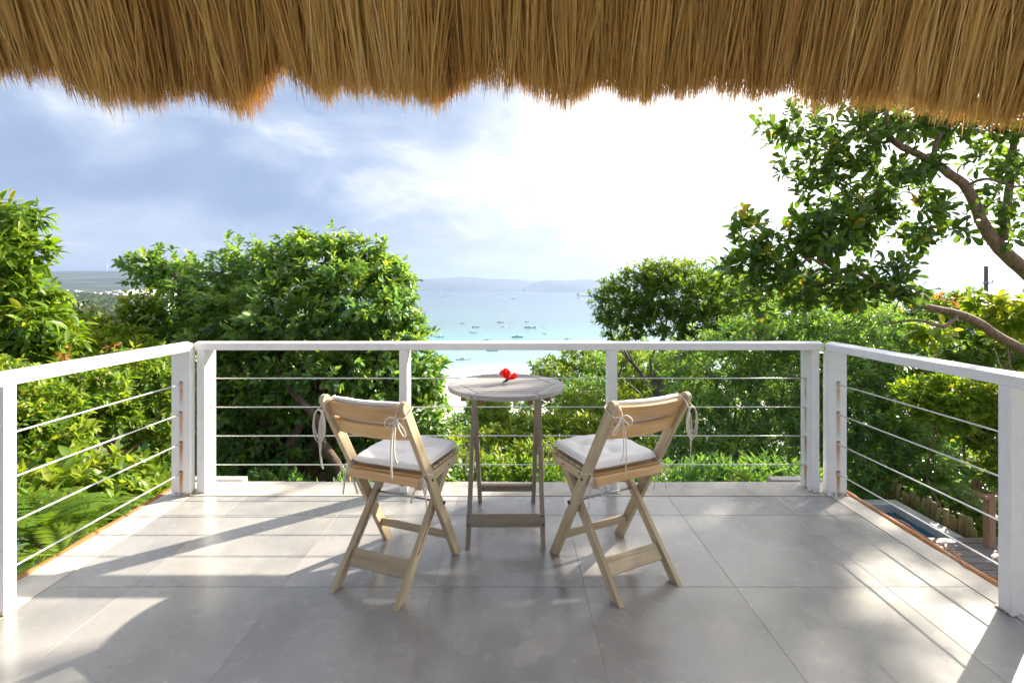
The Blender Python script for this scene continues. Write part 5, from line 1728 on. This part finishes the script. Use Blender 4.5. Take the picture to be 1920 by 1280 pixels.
def fern(px, py, depth, n, L, label, seed, mat='leaf_bright', spread=0.8):
    """A fern: each frond is a rib with rows of small leaflets."""
    r = random.Random(seed)
    b = P(px, py, depth)
    o = tag(empty('fern', tuple(b)), label, 'fern', 'ferns beside the terrace')
    g = float(land_z(b.x, b.y)) - b.z
    tube('stalk', [(0, 0, g), (0.02, 0.01, g * 0.5), (0, 0, 0)], [0.03, 0.022, 0.014], 'bark_brown', o, 7)
    for i in range(n):
        az = i * 2.4 + r.uniform(-0.4, 0.4)
        el = r.uniform(0.2, 0.9)
        d = Vector((math.cos(az) * math.cos(el), math.sin(az) * math.cos(el), math.sin(el)))
        s = Vector((-math.sin(az), math.cos(az), 0))
        l = L * r.uniform(0.7, 1.1)
        V, Fc = [], []
        m = 26
        rib = []
        for k in range(m):
            t = (k + 1) / m
            c = d * (l * t) + Vector((0, 0, -0.45 * l * t * t))
            tan = (d + Vector((0, 0, -0.9 * t))).normalized()
            rib.append(c)
            w = l * 0.25 * math.sin(math.pi * (0.12 + 0.86 * t)) ** 0.8
            for sg in (-1, 1):
                q = len(V)
                dr = (s * sg + tan * 0.45 + Vector((0, 0, r.uniform(-0.18, 0.05)))).normalized()
                hw = l / m * 0.52
                V += [c - tan * hw * 0.4, c + dr * w * 0.5 - tan * hw * 0.9, c + dr * w, c + dr * w * 0.5 + tan * hw * 0.9]
                Fc.append((q, q + 1, q + 2, q + 3))
        fr = link('frond', mesh('frond', V, Fc), mat, o)
        fr['tint'] = r.uniform(0.25, 0.75)
        tube('rib', [Vector((0, 0, 0))] + rib[::4], 0.0022, mat, fr, 5)
    return o


for q, (px, py, dd, n, L, lab) in enumerate([(75, 985, 3.05, 13, 0.52, 'bright fern nearest the first shrub side post'), (160, 975, 3.25, 13, 0.50, 'bright fern in the middle of the shrub side bed'), (120, 1040, 2.85, 11, 0.40, 'low fern against the terrace edge'),
                                             (215, 965, 3.5, 9, 0.34, 'small fern farthest along the shrub side bed')]):
    fern(px, py, dd, n, L, lab, 20 + q)
fern(1790, 935, 9.4, 11, 0.75, 'dark fern leaning over the log edging', 31, 'leaf_mid')
fern(1760, 905, 9.8, 11, 0.80, 'dark tall fern behind the log edging', 33, 'leaf_mid')


def undergrowth():
    """Leaf litter and creepers that cover the slope between the trees."""
    r = np.random.default_rng(101)
    n = 32000
    y = 3.2 + 50 * r.random(n) ** 1.6
    x = (r.random(n) * 2 - 1) * (4 + y * 1.15)
    ok = ~((x > 4.0) & (x < 11.5) & (y < 9.6) & (y > 4.0)) & ~((np.abs(x) < 2.2) & (y < 3.2))
    x, y = x[ok], y[ok]
    n = len(x)
    z = land_z(x, y) + r.random(n) ** 2 * (0.5 + 0.02 * y)
    p = np.stack([x, y, z], 1)
    d = unit(np.stack([r.normal(size=n), r.normal(size=n), r.uniform(-0.1, 0.9, n)], 1))
    nn = r.normal(0, 0.5, (n, 3)) + np.array((0, 0, 1.0))
    nn = unit(nn - d * (nn * d).sum(1)[:, None])
    s = 0.10 + 0.008 * y
    L = s * r.uniform(0.7, 1.5, n)
    o = link('undergrowth', leaf_mesh('undergrowth', p, d, nn, L, L * 0.5, np.clip(r.normal(0.32, 0.18, n), 0, 1), 'blade'), 'leaf_dark')
    tag(o, 'leafy green ground cover on the slope below the terrace', 'ground cover', kind='stuff')


undergrowth()


# --- trees of the far valley: three kinds, copied
def valley_trees():
    r = random.Random(8)
    kinds = []
    for q, (mat, lab, mu) in enumerate((('leaf_far', 'round green tree down in the far valley', 0.45), ('leaf_far', 'broad olive tree down in the far valley', 0.75), ('leaf_dry', 'bare greyish tree down in the far valley', 0.5))):
        rr = np.random.default_rng(200 + q)
        lobes = [wlobe(rr.normal(0, 2.0), rr.normal(0, 2.0), 7.5 + rr.normal(0, 1.0), 2.6, 2.6, 1.7) for _ in range(7)]
        t = make_tree('valley_tree', lab, 'tree', lobes, 520 if q < 2 else 260, 6, (0.62, 0.36) if q < 2 else (0.5, 0.10), 'tri', mat, 300 + q, base=(0, 0, 0), trunk_r=0.28, twig=0.9, lean=0.3, droop=0.1, tint_mu=mu, tint_sd=0.2,
                      group=('round green valley trees', 'olive valley trees', 'bare valley trees')[q], limbs=(q == 2), bark_mat='bark_grey', twig_r=0.05)
        kinds.append(t)
    spots = []
    for i in range(46):
        dd = 55 * (8.0 ** (i / 45.0))
        px = r.uniform(70, 330) if dd < 200 else r.uniform(95, 300)
        spots.append((px, dd))
    for i, (px, dd) in enumerate(spots):
        q = (0, 1, 0, 2, 1, 0, 2)[i % 7]
        o = kinds[q] if i in (0, 1, 3) else copy_tree(kinds[q])
        x = (px - CX) / F_PX * dd
        o.location = (x, dd, float(land_z(x, dd)) - 0.2)
        s = r.uniform(0.75, 1.15) * (1.0 if dd < 200 else 1.25)
        o.scale = (s, s, s * r.uniform(0.85, 1.05))
        o.rotation_euler = (0, 0, r.uniform(0, 6.28))


valley_trees()


def far_woods():
    """The wooded floor of the valley, one mass of treetops."""
    r = np.random.default_rng(77)
    n = 26000
    y = 330 * (8.5 ** r.random(n))
    a = r.uniform(-1.15, -0.66, n)
    x = y * a
    z = land_z(x, y) + r.random(n) * 7.0
    p = np.stack([x, y, z], 1)
    d = unit(np.stack([r.normal(size=n), r.normal(size=n), r.uniform(-0.2, 0.5, n)], 1))
    nn = r.normal(0, 0.6, (n, 3)) + np.array((0, 0, 1.0))
    nn = unit(nn - d * (nn * d).sum(1)[:, None])
    L = r.uniform(2.5, 6.0, n) * (0.6 + y / 1500.0)
    clump = fbm(x * 0.012, y * 0.012, 12, 3)
    o = link('far_woods', leaf_mesh('far_woods', p, d, nn, L, L * 0.7, np.clip(clump * 1.2 - 0.1 + r.normal(0, 0.12, n), 0, 1), 'tri'), 'leaf_far')
    tag(o, 'dull green woods covering the floor of the far valley', 'woods', kind='stuff')


far_woods()


# ------------------------------------------------------------------ the air over the bay
def haze():
    lo, hi = Vector((-26000, -60, SEA_Z - 8.0)), Vector((26000, 72000, 520))
    me = box_mesh('haze', *(hi - lo))
    k = material('haze_air')
    v = k.n('ShaderNodeVolumePrincipled', ins={'Color': (0.36, 0.48, 0.74), 'Density': HAZE_DENSITY, 'Anisotropy': 0.35})
    o = k.n('ShaderNodeOutputMaterial')
    k.t.links.new(v.outputs[0], o.inputs['Volume'])
    ob = link('haze', me, 'haze_air', None, Matrix.Translation((lo + hi) / 2))
    tag(ob, 'thin bluish sea haze over the bay and hills', 'haze', kind='stuff')


HAZE_DENSITY = 7.5e-5
haze()
